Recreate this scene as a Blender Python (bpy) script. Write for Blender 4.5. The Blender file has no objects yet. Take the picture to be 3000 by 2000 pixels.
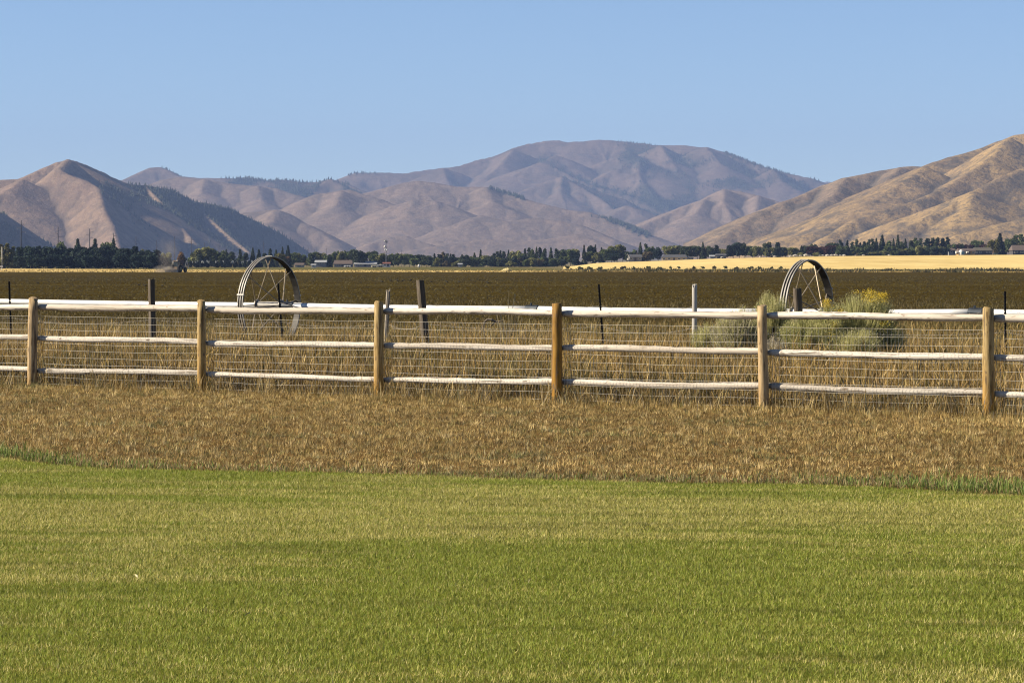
import bpy, math, random
import numpy as np
from mathutils import Vector, Matrix

random.seed(7)
RNG = np.random.default_rng(11)
R = math.radians
SC = bpy.context.scene
COL = SC.collection

# ---------------------------------------------------------------- camera, sky, sun, exposure
F = 9200.0            # focal length in photo pixels (3000 px wide frame)
EYE = 1.98
HOR = 745.0           # horizon row in the photo
PITCH = math.atan((1000.0 - HOR) / F)
cam_d = bpy.data.cameras.new("camera")
cam_d.sensor_fit = 'HORIZONTAL'
cam_d.sensor_width = 36.0
cam_d.lens = F / 3000.0 * 36.0
cam_d.clip_start = 0.1
cam_d.clip_end = 80000.0
cam = bpy.data.objects.new("camera", cam_d)
COL.objects.link(cam)
cam.location = (0, 0, EYE)
cam.rotation_euler = (R(90) - PITCH, 0, 0)
SC.camera = cam

SUN_EL, SUN_AZ = R(31), R(3)      # azimuth: from the left, turned a little towards the camera side
sun_dir = Vector((-math.cos(SUN_EL) * math.cos(SUN_AZ), -math.cos(SUN_EL) * math.sin(SUN_AZ), math.sin(SUN_EL)))
sun_l = bpy.data.lights.new("sun", 'SUN')
sun_l.energy = 5.0
sun_l.angle = R(0.5)
sun_l.color = (1.0, 0.88, 0.68)
sun = bpy.data.objects.new("sun", sun_l)
COL.objects.link(sun)
sun.rotation_euler = sun_dir.to_track_quat('Z', 'Y').to_euler()

world = bpy.data.worlds.new("World")
SC.world = world
world.use_nodes = True
wn = world.node_tree
bg = wn.nodes["Background"]
sky = wn.nodes.new("ShaderNodeTexSky")
sky.sky_type = 'NISHITA'
sky.sun_disc = False
sky.sun_elevation = SUN_EL
sky.sun_rotation = math.atan2(sun_dir.x, sun_dir.y)
sky.altitude = 1600.0
sky.air_density = 0.75
sky.dust_density = 0.0
sky.ozone_density = 3.8
wn.links.new(sky.outputs[0], bg.inputs[0])
bg.inputs[1].default_value = 0.05

SC.view_settings.view_transform = 'Standard'
SC.view_settings.look = 'None'
SC.view_settings.exposure = 1.39
SC.view_settings.gamma = 1.0
SC.view_settings.use_curve_mapping = False
SC.render.engine = 'CYCLES'
SC.cycles.max_bounces = 5
SC.cycles.diffuse_bounces = 1
SC.cycles.transmission_bounces = 3
SC.cycles.transparent_max_bounces = 8
SC.cycles.volume_bounces = 0
SC.cycles.use_denoising = True
SC.cycles.filter_width = 1.15
SC.cycles.use_adaptive_sampling = False

# ---------------------------------------------------------------- helpers
CP, SP = math.cos(PITCH), math.sin(PITCH)

def ray(px, py):
    """slopes (x/y, z/y) of the sight line through a photo pixel"""
    u = (px - 1500.0) / F
    v = (1000.0 - py) / F
    yd = CP + v * SP
    return u / yd, (-SP + v * CP) / yd

def at(px, py, Y):
    sx, sz = ray(px, py)
    return Vector((sx * Y, Y, EYE + sz * Y))

def sm(a, b, x):
    """smooth step from 0 at a to 1 at b"""
    t = np.clip((np.asarray(x, float) - a) / (b - a), 0, 1)
    return t * t * (3 - 2 * t)

def hash2(ix, iy, seed):
    h = (ix.astype(np.int64) * 374761393 + iy.astype(np.int64) * 668265263 + seed * 1274126177) & 0xFFFFFFFF
    h = ((h ^ (h >> 13)) * 1274126177) & 0xFFFFFFFF
    return ((h ^ (h >> 16)) & 0xFFFF) / 65535.0

def vnoise(x, y, seed=0):
    x = np.asarray(x, float); y = np.asarray(y, float)
    ix, iy = np.floor(x), np.floor(y)
    fx, fy = x - ix, y - iy
    fx = fx * fx * (3 - 2 * fx); fy = fy * fy * (3 - 2 * fy)
    a = hash2(ix, iy, seed); b = hash2(ix + 1, iy, seed)
    c = hash2(ix, iy + 1, seed); d = hash2(ix + 1, iy + 1, seed)
    return (a * (1 - fx) + b * fx) * (1 - fy) + (c * (1 - fx) + d * fx) * fy

def fbm(x, y, seed=0, octs=4):
    s, a, t = 0, 0.5, 0
    for o in range(octs):
        s = s + a * vnoise(x * 2 ** o, y * 2 ** o, seed + o * 17)
        t += a
        a *= 0.5
    return s / t

def np_mesh(name, V, Fc, mat, col=None, parent=None, smooth=False, attr=None):
    """mesh object from numpy arrays; Fc is (n,3) or (n,4)"""
    V = np.ascontiguousarray(V, np.float32)
    Fc = np.ascontiguousarray(Fc, np.int32)
    k = Fc.shape[1]
    me = bpy.data.meshes.new(name)
    me.vertices.add(len(V)); me.vertices.foreach_set("co", V.ravel())
    me.loops.add(Fc.size); me.loops.foreach_set("vertex_index", Fc.ravel())
    me.polygons.add(len(Fc))
    me.polygons.foreach_set("loop_start", np.arange(0, Fc.size, k, dtype=np.int32))
    if smooth:
        me.polygons.foreach_set("use_smooth", np.ones(len(Fc), bool))
    if col is not None:
        a = me.attributes.new("Col", 'FLOAT_COLOR', 'POINT')
        c4 = np.ones((len(V), 4), np.float32); c4[:, :3] = col
        a.data.foreach_set("color", c4.ravel())
    if attr is not None:
        for nm, vals in attr.items():
            a = me.attributes.new(nm, 'FLOAT', 'POINT')
            a.data.foreach_set("value", np.ascontiguousarray(vals, np.float32))
    me.update(calc_edges=True)
    if mat: me.materials.append(mat)
    o = bpy.data.objects.new(name, me)
    COL.objects.link(o)
    if parent: o.parent = parent
    return o

class MB:
    """collects simple shapes and links them as ONE mesh object"""
    def __init__(s): s.v = []; s.f = []; s.c = []
    def add(s, vs, fs, c=None):
        b = len(s.v); s.v += [tuple(p) for p in vs]; s.f += [tuple(i + b for i in f) for f in fs]
        s.c += [c or (1, 1, 1)] * len(vs)
    def box(s, c, d, rz=0, m=None, col=None):
        M = m or (Matrix.Translation(c) @ Matrix.Rotation(rz, 4, 'Z'))
        x, y, z = d[0] / 2, d[1] / 2, d[2] / 2
        vs = [M @ Vector(p) for p in ((-x,-y,-z),(x,-y,-z),(x,y,-z),(-x,y,-z),(-x,-y,z),(x,-y,z),(x,y,z),(-x,y,z))]
        s.add(vs, [(0,3,2,1),(4,5,6,7),(0,1,5,4),(1,2,6,5),(2,3,7,6),(3,0,4,7)], col)
    def bbox(s, c, d, b=0.02, rz=0):
        """box with chamfered vertical and top edges"""
        M = Matrix.Translation(c) @ Matrix.Rotation(rz, 4, 'Z')
        x, y, z = d[0] / 2, d[1] / 2, d[2] / 2
        def ring(xx, yy, bb, zz): return [M @ Vector(p) for p in ((-xx+bb,-yy,zz),(xx-bb,-yy,zz),(xx,-yy+bb,zz),(xx,yy-bb,zz),(xx-bb,yy,zz),(-xx+bb,yy,zz),(-xx,yy-bb,zz),(-xx,-yy+bb,zz))]
        r0 = ring(x, y, b, -z); r1 = ring(x, y, b, z - b); r2 = ring(x - b, y - b, b * .5, z)
        fs = [tuple(range(7, -1, -1)), tuple(range(16, 24))]
        for k in (0, 8):
            for i in range(8): fs.append((k + i, k + (i + 1) % 8, k + 8 + (i + 1) % 8, k + 8 + i))
        s.add(r0 + r1 + r2, fs)
    def tube(s, pts, rad, n=8, cap=True, col=None, wob=None):
        pts = [Vector(p) for p in pts]
        rads = rad if isinstance(rad, (list, tuple)) else [rad] * len(pts)
        vs = []; fs = []
        for i, p in enumerate(pts):
            d = (pts[min(i + 1, len(pts) - 1)] - pts[max(i - 1, 0)]).normalized()
            up = Vector((0, 0, 1)) if abs(d.z) < 0.9 else Vector((1, 0, 0))
            a = d.cross(up).normalized(); b = a.cross(d)
            for k in range(n):
                t = 2 * math.pi * k / n
                rr = rads[i] * (wob(i, k) if wob else 1)
                vs.append(p + (a * math.cos(t) + b * math.sin(t)) * rr)
        for i in range(len(pts) - 1):
            for k in range(n):
                fs.append((i*n+k, i*n+(k+1) % n, (i+1)*n+(k+1) % n, (i+1)*n+k))
        if cap:
            fs.append(tuple(range(n - 1, -1, -1))); fs.append(tuple(range((len(pts)-1)*n, len(pts)*n)))
        s.add(vs, fs, col)
    def prism(s, poly, h, M=None, col=None):
        """polygon in local xz extruded along local y by h (centred)"""
        M = M or Matrix()
        n = len(poly)
        vs = [M @ Vector((p[0], -h/2, p[1])) for p in poly] + [M @ Vector((p[0], h/2, p[1])) for p in poly]
        fs = [tuple(range(n)), tuple(range(2*n-1, n-1, -1))] + [(i, n+i, n+(i+1) % n, (i+1) % n) for i in range(n)]
        s.add(vs, fs, col)
    def blob(s, c, r, seed=0, nu=8, nv=6, amp=.25, col=None):
        rr = random.Random(seed); vs = []; fs = []
        for j in range(nv + 1):
            th = math.pi * j / nv
            for i in range(nu):
                ph = 2 * math.pi * i / nu
                k = 1 + rr.uniform(-amp, amp)
                vs.append((c[0]+r[0]*k*math.sin(th)*math.cos(ph), c[1]+r[1]*k*math.sin(th)*math.sin(ph), c[2]+r[2]*k*math.cos(th)))
        for j in range(nv):
            for i in range(nu): fs.append((j*nu+i, (j+1)*nu+i, (j+1)*nu+(i+1) % nu, j*nu+(i+1) % nu))
        s.add(vs, fs, col)
    def build(s, name, mat, parent=None, smooth=False, usecol=False):
        me = bpy.data.meshes.new(name)
        me.from_pydata(s.v, [], s.f)
        if usecol:
            a = me.attributes.new("Col", 'FLOAT_COLOR', 'POINT')
            c4 = np.ones((len(s.v), 4), np.float32); c4[:, :3] = np.array(s.c)
            a.data.foreach_set("color", c4.ravel())
        if mat: me.materials.append(mat)
        if smooth:
            for p in me.polygons: p.use_smooth = True
        me.update()
        o = bpy.data.objects.new(name, me); COL.objects.link(o)
        if parent: o.parent = parent
        return o

def tag(o, label=None, cat=None, group=None, kind=None):
    if label: o["label"] = label
    if cat: o["category"] = cat
    if group: o["group"] = group
    if kind: o["kind"] = kind
    return o

def thing(name, label, cat, loc, rz=0, group=None, scale=None):
    o = bpy.data.objects.new(name, None); COL.objects.link(o)
    o.empty_display_size = 0.2
    o.location = loc; o.rotation_euler = (0, 0, rz)
    if scale: o.scale = scale
    return tag(o, label, cat, group)

# ---------------------------------------------------------------- materials
ALBEDO = 0.72

class NT:
    def __init__(s, name):
        s.m = bpy.data.materials.new(name); s.m.use_nodes = True
        s.t = s.m.node_tree; s.n = s.t.nodes; s.l = s.t.links
        s.bsdf = s.n["Principled BSDF"]; s.out = s.n["Material Output"]
    def node(s, typ, **kw):
        nd = s.n.new(typ)
        for k, v in kw.items():
            if k in nd.bl_rna.properties.keys(): setattr(nd, k, v)
            else: nd.inputs[k].default_value = v
        return nd
    def link(s, a, b): s.l.new(a, b)
    def coord(s, kind='Object', scale=(1, 1, 1), rot=(0, 0, 0)):
        tc = s.n.new("ShaderNodeTexCoord"); mp = s.n.new("ShaderNodeMapping")
        mp.inputs["Scale"].default_value = scale; mp.inputs["Rotation"].default_value = rot
        s.link(tc.outputs[kind], mp.inputs[0]); return mp.outputs[0]
    def noise(s, co, scale, detail=4, rough=.55, dist=0):
        nd = s.node("ShaderNodeTexNoise", Scale=scale, Detail=detail, Roughness=rough, Distortion=dist)
        s.link(co, nd.inputs["Vector"]); return nd.outputs["Fac"]
    def ramp(s, fac, stops):
        nd = s.n.new("ShaderNodeValToRGB"); e = nd.color_ramp.elements
        while len(e) < len(stops): e.new(0.5)
        for i, (p, c) in enumerate(stops):
            e[i].position = p; e[i].color = (*c, 1) if len(c) == 3 else c
        s.link(fac, nd.inputs[0]); return nd.outputs[0]
    def mix(s, fac, a, b, blend='MIX'):
        nd = s.n.new("ShaderNodeMix"); nd.data_type = 'RGBA'; nd.blend_type = blend
        for i, v in ((0, fac), (6, a), (7, b)):
            if hasattr(v, "is_linked") or isinstance(v, bpy.types.NodeSocket): s.link(v, nd.inputs[i])
            else: nd.inputs[i].default_value = v if i == 0 else (*v, 1)
        return nd.outputs[2]
    def attr(s, name):
        nd = s.n.new("ShaderNodeAttribute"); nd.attribute_name = name; return nd
    def base(s, sock):
        """base colour, scaled to real-world reflectance"""
        nd = s.n.new("ShaderNodeVectorMath"); nd.operation = 'SCALE'; nd.inputs["Scale"].default_value = ALBEDO
        s.link(sock, nd.inputs[0]); s.link(nd.outputs[0], s.bsdf.inputs["Base Color"])
        return nd.outputs[0]
    def bump(s, h, strength=.5, dist=.01):
        nd = s.node("ShaderNodeBump", Strength=strength, Distance=dist); s.link(h, nd.inputs["Height"])
        s.link(nd.outputs[0], s.bsdf.inputs["Normal"])
    def set(s, rough=.8, metal=0, spec=.3):
        s.bsdf.inputs["Roughness"].default_value = rough; s.bsdf.inputs["Metallic"].default_value = metal
        s.bsdf.inputs["Specular IOR Level"].default_value = spec; return s

def mat_blades(name, trans=.35):
    t = NT(name); t.set(.6, 0, .2)
    c = t.attr("Col").outputs["Color"]
    c = t.base(c)
    tr = t.node("ShaderNodeBsdfTranslucent"); t.link(c, tr.inputs[0])
    mx = t.node("ShaderNodeMixShader"); mx.inputs[0].default_value = trans
    t.link(t.bsdf.outputs[0], mx.inputs[1]); t.link(tr.outputs[0], mx.inputs[2]); t.link(mx.outputs[0], t.out.inputs[0])
    return t.m

def mat_plain(name, col, rough=.7, metal=0, var=.25, scale=3.0, spec=.3, bump=0):
    t = NT(name); t.set(rough, metal, spec)
    co = t.coord('Object')
    n = t.noise(co, scale, 5)
    lo = tuple(max(0, c * (1 - var)) for c in col); hi = tuple(min(1, c * (1 + var)) for c in col)
    t.base(t.ramp(n, [(.3, lo), (.7, hi)]))
    if bump: t.bump(n, bump, .02)
    return t.m

def mat_soil(name, stops, scale, bump=.6, dist=.05, stretch=(1, 1, 1), streak=None):
    t = NT(name); t.set(1.0, 0, .0)
    co = t.coord('Object', stretch)
    n = t.noise(co, scale, 6, .65)
    n2 = t.noise(co, scale * .07, 4, .6)
    a = t.ramp(n, stops)
    if streak:
        n4 = t.noise(t.coord('Object', streak[0], (0, 0, -.05)), 1.0, 5, .6)
        a = t.mix(t.ramp(n4, [(.36, (.75, .75, .75)), (.47, (0, 0, 0))]), a, streak[1])
        a = t.mix(t.ramp(n4, [(.56, (0, 0, 0)), (.68, (.6, .6, .6))]), a, streak[2])
    t.base(t.mix(t.ramp(n2, [(.35, (0, 0, 0)), (.65, (.5, .5, .5))]), a, stops[-1][1]))
    t.bump(n, bump, dist)
    return t.m

M_BLADE = mat_blades("grass_blades")
M_STRAW = mat_blades("straw_blades", .25)

# ---------------------------------------------------------------- ground profile
KZ = np.array([2, 70, 110, 300, 790, 1000, 1500, 2000, 3000, 5000, 30000.])
KL = np.array([0, 0, -.04, -.6, -2.5, -2.8, -4.05, -5.6, -8.1, -10., -11.])
GP = np.array([-3000, 1500, 1660, 1750, 1940, 2100, 2300, 2450, 3000, 6000.])
GT = np.array([783., 783, 780, 770, 764, 757.5, 753.5, 750.5, 746.5, 746])

def ground_z(px, Y):
    """terrain height at depth Y on the sight line column px"""
    px = np.asarray(px, float); Y = np.asarray(Y, float)
    z = np.interp(np.log(np.maximum(Y, 2)), np.log(KZ), KL)
    top = EYE + (HOR - np.interp(px, GP, GT)) * 1500.0 / F       # crest of the straw field on the right
    base15 = np.interp(np.log(1500.0), np.log(KZ), KL)
    w = sm(1020, 1480, Y) * sm(1560, 1760, px)
    wfar = 1 - sm(2300, 4200, Y)
    return z + np.maximum(top - base15, 0) * w * wfar

def gz(x, y):
    return float(ground_z(1500 + F * x / max(y, .1), y))

def Y_for(px, py):
    """depth at which the ground shows at pixel row py"""
    lo, hi = 5.0, 1400.0
    for _ in range(60):
        m = (lo + hi) / 2
        yy = HOR + F * (EYE - float(ground_z(px, m))) / m
        if yy > py: lo = m
        else: hi = m
    return (lo + hi) / 2

def on_ground(px, Y, dz=0.0):
    x = (px - 1500) / F * Y
    return Vector((x, Y, float(ground_z(px, Y)) + dz))

PXS = np.concatenate([np.arange(-4200, -300, 150), np.arange(-300, 3301, 30), np.arange(3450, 7300, 150)]).astype(float)

def zone(name, lo, hi, rows, mat, dz=0.0, cols=PXS, label=None):
    """a strip of ground between two depth curves lo(px), hi(px)"""
    L = np.array([lo(p) if callable(lo) else lo for p in cols]); H = np.array([hi(p) if callable(hi) else hi for p in cols])
    t = np.linspace(0, 1, rows)[:, None]
    Y = L[None] * (H / L)[None] ** t
    PX = np.repeat(cols[None], rows, 0)
    X = (PX - 1500) / F * Y
    Z = ground_z(PX, Y) + dz
    V = np.stack([X, Y, Z], -1).reshape(-1, 3)
    n = len(cols)
    i = np.arange((rows - 1) * n).reshape(rows - 1, n)[:, :-1].ravel()
    Fc = np.stack([i, i + 1, i + n + 1, i + n], 1)
    o = np_mesh(name, V, Fc, mat, smooth=True)
    return tag(o, kind='structure')

EDX = np.array([-4000, -300, 0, 60, 150, 300, 600, 1000, 1500, 2000, 2400, 2600, 2850, 3000, 3300, 7300.])
EDY = np.array([1290, 1328, 1340, 1350, 1362, 1374, 1380, 1387, 1404, 1416, 1421, 1430, 1446, 1452, 1462, 1500.])
def lawn_edge(px): return F * EYE / (np.interp(px, EDX, EDY) - HOR)

FENCE0, FENCE_M = 42.19, 0.67
def fence_Y(px): return FENCE0 / (1 + FENCE_M * (np.asarray(px, float) - 1500) / F)

def pasture_end(px): return 96 + 0 * px
def field_end(px): return np.interp(px, [-4000, 0, 1500, 1700, 3000, 7000], [770, 790, 790, 820, 760, 700])
def strip_end(px): return np.interp(px, [-4000, 0, 600, 1500, 1700, 2000, 7000], [1150, 1120, 960, 900, 880, 830, 800])
def green_end(px): return np.interp(px, [-4000, 300, 600, 1500, 1650, 2000, 7000], [1130, 1130, 1400, 1450, 1060, 1040, 1030])

m_lawn_soil = mat_soil("lawn_thatch", [(.3, (0.0750, 0.0825, 0.0144)), (.7, (0.1800, 0.1800, 0.0360))], 30)
m_dry_soil = mat_soil("dry_thatch", [(.3, (0.0800, 0.0450, 0.0165)), (.7, (0.2000, 0.1260, 0.0488))], 20)
m_past_soil = mat_soil("pasture_soil", [(.3, (0.0550, 0.0378, 0.0112)), (.7, (0.1300, 0.0900, 0.0315))], 12)
m_field = mat_soil("plowed_soil", [(.25, (0.0224, 0.0156, 0.0037)), (.6, (0.0560, 0.0390, 0.0090)), (.8, (0.0880, 0.0663, 0.0175))], 2.2, .9, .15, streak=((.006, .11, 1), (.030, .021, .006), (.11, .09, .036)))
m_strawstrip = mat_soil("stubble_soil", [(.3, (.46, .33, .12)), (.7, (.66, .49, .20))], .5, .2, .05, (1, .3, 1))
m_greenstrip = mat_soil("green_strip", [(.3, (.06, .062, .022)), (.7, (.16, .14, .05))], .35, .3, .1, (1, .25, 1))
m_gold = mat_soil("golden_stubble", [(.25, (.54, .39, .145)), (.7, (.76, .59, .26))], .12, .25, .2, (1, .15, 1), streak=((.01, .045, 1), (.40, .29, .11), (.80, .62, .27)))
m_valley = mat_soil("valley_floor", [(.3, (.09, .08, .035)), (.7, (.22, .18, .09))], .05, .2, .2)

zone("lawn", 3.0, lawn_edge, 30, m_lawn_soil)
zone("dry_verge", lawn_edge, lambda p: float(fence_Y(p)) + 4, 24, m_dry_soil)
zone("pasture", lambda p: float(fence_Y(p)) + 4, pasture_end, 24, m_past_soil)
zone("plowed_field", pasture_end, field_end, 70, m_field)
zone("stubble_strip", field_end, strip_end, 12, m_strawstrip)
GC = PXS[(PXS >= -4200)]
zone("green_strip", strip_end, lambda p: max(float(green_end(p)), float(strip_end(p)) + 5), 14, m_greenstrip)
zone("golden_field", lambda p: max(float(green_end(p)), float(strip_end(p)) + 5), 1530, 40, m_gold, cols=PXS[PXS >= 1640])
zone("valley_floor_near", lambda p: max(float(green_end(p)), float(strip_end(p)) + 5), 1530, 20, m_valley, cols=PXS[PXS <= 1650])
zone("valley_floor", 1530, 18500, 60, m_valley)

# ---------------------------------------------------------------- hills and mountains
def poly3(pts, Zb, ks):
    out = []
    x0, x1 = pts[0][0], pts[-1][0]
    for px, py in pts:
        zb = Zb if not isinstance(Zb, tuple) else Zb[0] + (Zb[1] - Zb[0]) * (px - x0) / (x1 - x0)
        Y = zb / (1 - (HOR - py) / (F * ks))
        p = at(px, py, Y); out.append((p.x, p.y, p.z))
    return np.array(out)

def hill(name, ridges, px0, px1, Y0, Y1, dpx, dY, mat, k=.62, flute=.22, lam=140., soft=18., amp=6., seed=1):
    px = np.arange(px0, px1 + dpx, dpx)
    Ys = np.arange(Y0, Y1 + dY, dY)
    PX, Y = np.meshgrid(px, Ys)
    X = (PX - 1500) / F * Y
    wx = (fbm(X / 260, Y / 260, seed + 50, 4) - .5) * 60
    wy = (fbm(X / 260 + 40, Y / 260 + 9, seed + 60, 4) - .5) * 60
    Xw, Yw = X + wx, Y + wy
    H = np.full(X.shape, -1e9)
    arc = 0.0
    for (pts, Zb, ks, kk) in ridges:
        P = poly3(pts, Zb, ks)
        kq = kk or k
        for a, b in zip(P[:-1], P[1:]):
            ab = b[:2] - a[:2]; L2 = float(ab @ ab); L = math.sqrt(L2)
            # warp fades out at the crest so that the ridge line stays where it is drawn
            t0 = np.clip(((X - a[0]) * ab[0] + (Y - a[1]) * ab[1]) / L2, 0, 1)
            d0 = np.hypot(X - a[0] - t0 * ab[0], Y - a[1] - t0 * ab[1])
            f = np.clip(d0 / 160., 0, 1)
            Xq, Yq = X + wx * f, Y + wy * f
            t = np.clip(((Xq - a[0]) * ab[0] + (Yq - a[1]) * ab[1]) / L2, 0, 1)
            d = np.hypot(Xq - a[0] - t * ab[0], Yq - a[1] - t * ab[1])
            s = arc + t * L
            g1 = 1 - np.abs(2 * vnoise(s / lam, d / 700., seed) - 1)           # spurs and gullies run straight down the flank
            g2 = 1 - np.abs(2 * vnoise(s / (lam * .38), d / 300., seed + 3) - 1)
            g3 = 1 - np.abs(2 * vnoise(s / (lam * .16), d / 160., seed + 6) - 1)
            fl = (.5 - g1) + .55 * (.5 - g2) + .35 * (.5 - g3)
            hh = a[2] + t * (b[2] - a[2]) - kq * (np.sqrt(d * d + soft * soft) - soft) * (1 + flute * fl * np.clip(d / 60., 0, 1))
            H = np.maximum(H, hh)
            arc += L
        arc += 5000
    g = ground_z(PX, Y)
    rise = np.clip((H - g) / 40., 0, 1)
    rid = 1 - np.abs(2 * fbm(X / 180., Y / 180., seed + 5, 4) - 1)
    H = H + rise * ((fbm(X / 90., Y / 90., seed + 7, 4) - .5) * 1.2 - (rid - .6) * .8) * amp * .6
    low = g - 12
    H = np.maximum(H, low)
    n = len(px)
    V = np.stack([X, Y, H], -1).reshape(-1, 3)
    i = np.arange((len(Ys) - 1) * n).reshape(len(Ys) - 1, n)[:, :-1].ravel()
    Fc = np.stack([i, i + 1, i + n + 1, i + n], 1)
    keep = (H.ravel()[Fc] > (low.ravel()[Fc] + .5)).any(1)
    Fc = Fc[keep]
    o = np_mesh(name, V, Fc, mat, smooth=True)
    tag(o, kind='structure')
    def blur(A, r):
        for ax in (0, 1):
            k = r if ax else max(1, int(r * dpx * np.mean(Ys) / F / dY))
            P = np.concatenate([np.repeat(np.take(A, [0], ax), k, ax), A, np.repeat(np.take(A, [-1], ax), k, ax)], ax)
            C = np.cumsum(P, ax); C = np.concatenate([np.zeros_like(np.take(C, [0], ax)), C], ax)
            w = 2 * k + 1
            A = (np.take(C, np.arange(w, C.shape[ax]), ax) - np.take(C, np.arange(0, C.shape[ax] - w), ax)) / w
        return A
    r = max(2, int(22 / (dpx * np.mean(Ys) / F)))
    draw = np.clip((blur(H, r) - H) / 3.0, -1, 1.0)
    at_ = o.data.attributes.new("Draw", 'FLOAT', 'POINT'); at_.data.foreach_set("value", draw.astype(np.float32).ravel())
    gx = np.gradient(H, axis=1) / np.maximum(np.gradient(X, axis=1), 1e-3)
    gy = np.gradient(H, axis=0) / dY
    return dict(px=PX, X=X, Y=Y, H=H, gx=gx, gy=gy, g=g, o=o)

def mat_hill(name, grass, dry, brush, brush_amt, scale, speck):
    t = NT(name); t.set(1.0, 0, 0)
    co = t.coord('Object')
    n1 = t.noise(co, scale, 6, .6); n2 = t.noise(co, scale * 5, 6, .7); n3 = t.noise(co, speck, 4, .7); n4 = t.noise(co, scale * 18, 5, .7)
    a = t.mix(t.ramp(n1, [(.38, (0, 0, 0)), (.62, (1, 1, 1))]), grass, dry)
    a = t.mix(t.ramp(n4, [(.36, (.5, .5, .5)), (.5, (0, 0, 0))]), a, tuple(c * 1.35 for c in dry))
    a = t.mix(t.ramp(n2, [(.47, (0, 0, 0)), (.60, (brush_amt,) * 3)]), a, brush)
    a = t.mix(t.ramp(n3, [(.53, (0, 0, 0)), (.62, (brush_amt,) * 3)]), a, brush)
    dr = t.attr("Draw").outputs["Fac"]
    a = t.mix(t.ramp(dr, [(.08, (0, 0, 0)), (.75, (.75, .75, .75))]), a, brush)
    fo = t.attr("ForestShade").outputs["Fac"]
    a = t.mix(fo, a, (.022, .034, .024))  # dark forest floor, also painting in shade on slopes turned from the sun
    t.base(a)
    t.bump(n4, .5, 8.0)
    return t.m

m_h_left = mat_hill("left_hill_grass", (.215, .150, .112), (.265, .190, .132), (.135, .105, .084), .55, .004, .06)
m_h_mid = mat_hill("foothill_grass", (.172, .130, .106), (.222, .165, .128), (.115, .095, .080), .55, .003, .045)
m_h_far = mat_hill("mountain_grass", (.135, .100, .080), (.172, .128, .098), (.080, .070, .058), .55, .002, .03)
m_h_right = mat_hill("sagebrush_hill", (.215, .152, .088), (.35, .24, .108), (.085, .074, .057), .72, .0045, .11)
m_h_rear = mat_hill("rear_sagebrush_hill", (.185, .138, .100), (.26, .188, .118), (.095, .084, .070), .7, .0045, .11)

S = {}
A_skyL = [(-600,640),(-420,590),(-250,560),(-120,540),(0,527),(42,525),(64,524),(106,503),(140,486),(170,474),(200,467)]
A_skyR = [(200,467),(221,471),(255,484),(298,503),(323,518),(353,529),(383,539),(425,541),(463,550),(502,555),(536,573),(570,590),(629,599),(680,614),(744,646),(808,678),(850,703),(884,729),(900,742)]
A_spur = [(200,467),(168,497),(205,512),(255,529),(290,550),(296,584),(308,622),(327,656),(338,690),(352,740)]
A_sp2 = [(64,524),(30,552),(-40,600),(-90,680)]
A_sp3 = [(425,541),(470,590),(510,640),(560,700),(590,740)]
A_sp4 = [(570,590),(600,625),(660,680),(730,738)]
S['left'] = hill("left_hill", [(A_skyL, 5600, .40, None), (A_skyR, (5600, 6500), .40, .78), (A_spur, 5500, .40, .80), (A_sp2, 5500, .4, .5), (A_sp3, (5900, 5800), .42, .8), (A_sp4, (6100, 6050), .42, .8)],
    -700, 960, 5100, 7600, 3, 9, m_h_left, .58, .22, 130, 6, 6, 3)
Z_low = [(-500,480),(-250,560),(-100,590),(0,620),(42,648),(94,684),(150,722),(175,742)]
S['slope'] = hill("dark_slope", [(Z_low, (4200, 5000), .4, .85)], -700, 220, 3900, 5600, 4, 10, m_h_left, .85, .15, 90, 8, 5, 9)

E_sky = [(250,560),(310,540),(357,527),(383,520),(417,503),(442,490),(468,488),(489,497),(519,514),(553,516),(587,519),(638,520),(680,522),(714,518),(748,522),(787,530),(821,525),(872,532),(935,530),(969,524),(1000,530),(1060,556),(1100,580)]
E2 = [(380,560),(425,543),(480,525),(527,517),(600,526),(680,539),(755,545),(808,552),(863,569),(897,589),(930,620),(960,660)]
E2b = [(600,526),(590,560),(620,600),(640,660)]
E2c = [(755,545),(770,590),(800,640),(840,700)]
E3 = [(860,560),(935,540),(969,524),(1010,545),(1060,585)]
E4 = [(640,640),(690,625),(744,621),(808,614),(833,623),(893,656),(935,678),(978,707),(1000,735)]
E4b = [(808,614),(790,650),(800,700),(815,740)]
S['back'] = hill("back_ridge", [(E_sky, 10800, .4, None), (E3, 10300, .4, None)], 200, 1150, 10000, 12600, 4, 18, m_h_far, .5, .26, 190, 7, 9, 13)
S['tan'] = hill("tan_hill", [(E2, 8900, .4, None), (E2b, 8850, .4, None), (E2c, 8850, .4, None)], 300, 1050, 8500, 10200, 3, 12, m_h_mid, .42, .2, 170, 10, 7, 17)
S['low'] = hill("low_hill", [(E4, 7300, .42, None), (E4b, 7250, .42, None)], 560, 1060, 7000, 8200, 3, 10, m_h_mid, .58, .22, 140, 16, 5, 19)

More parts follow.
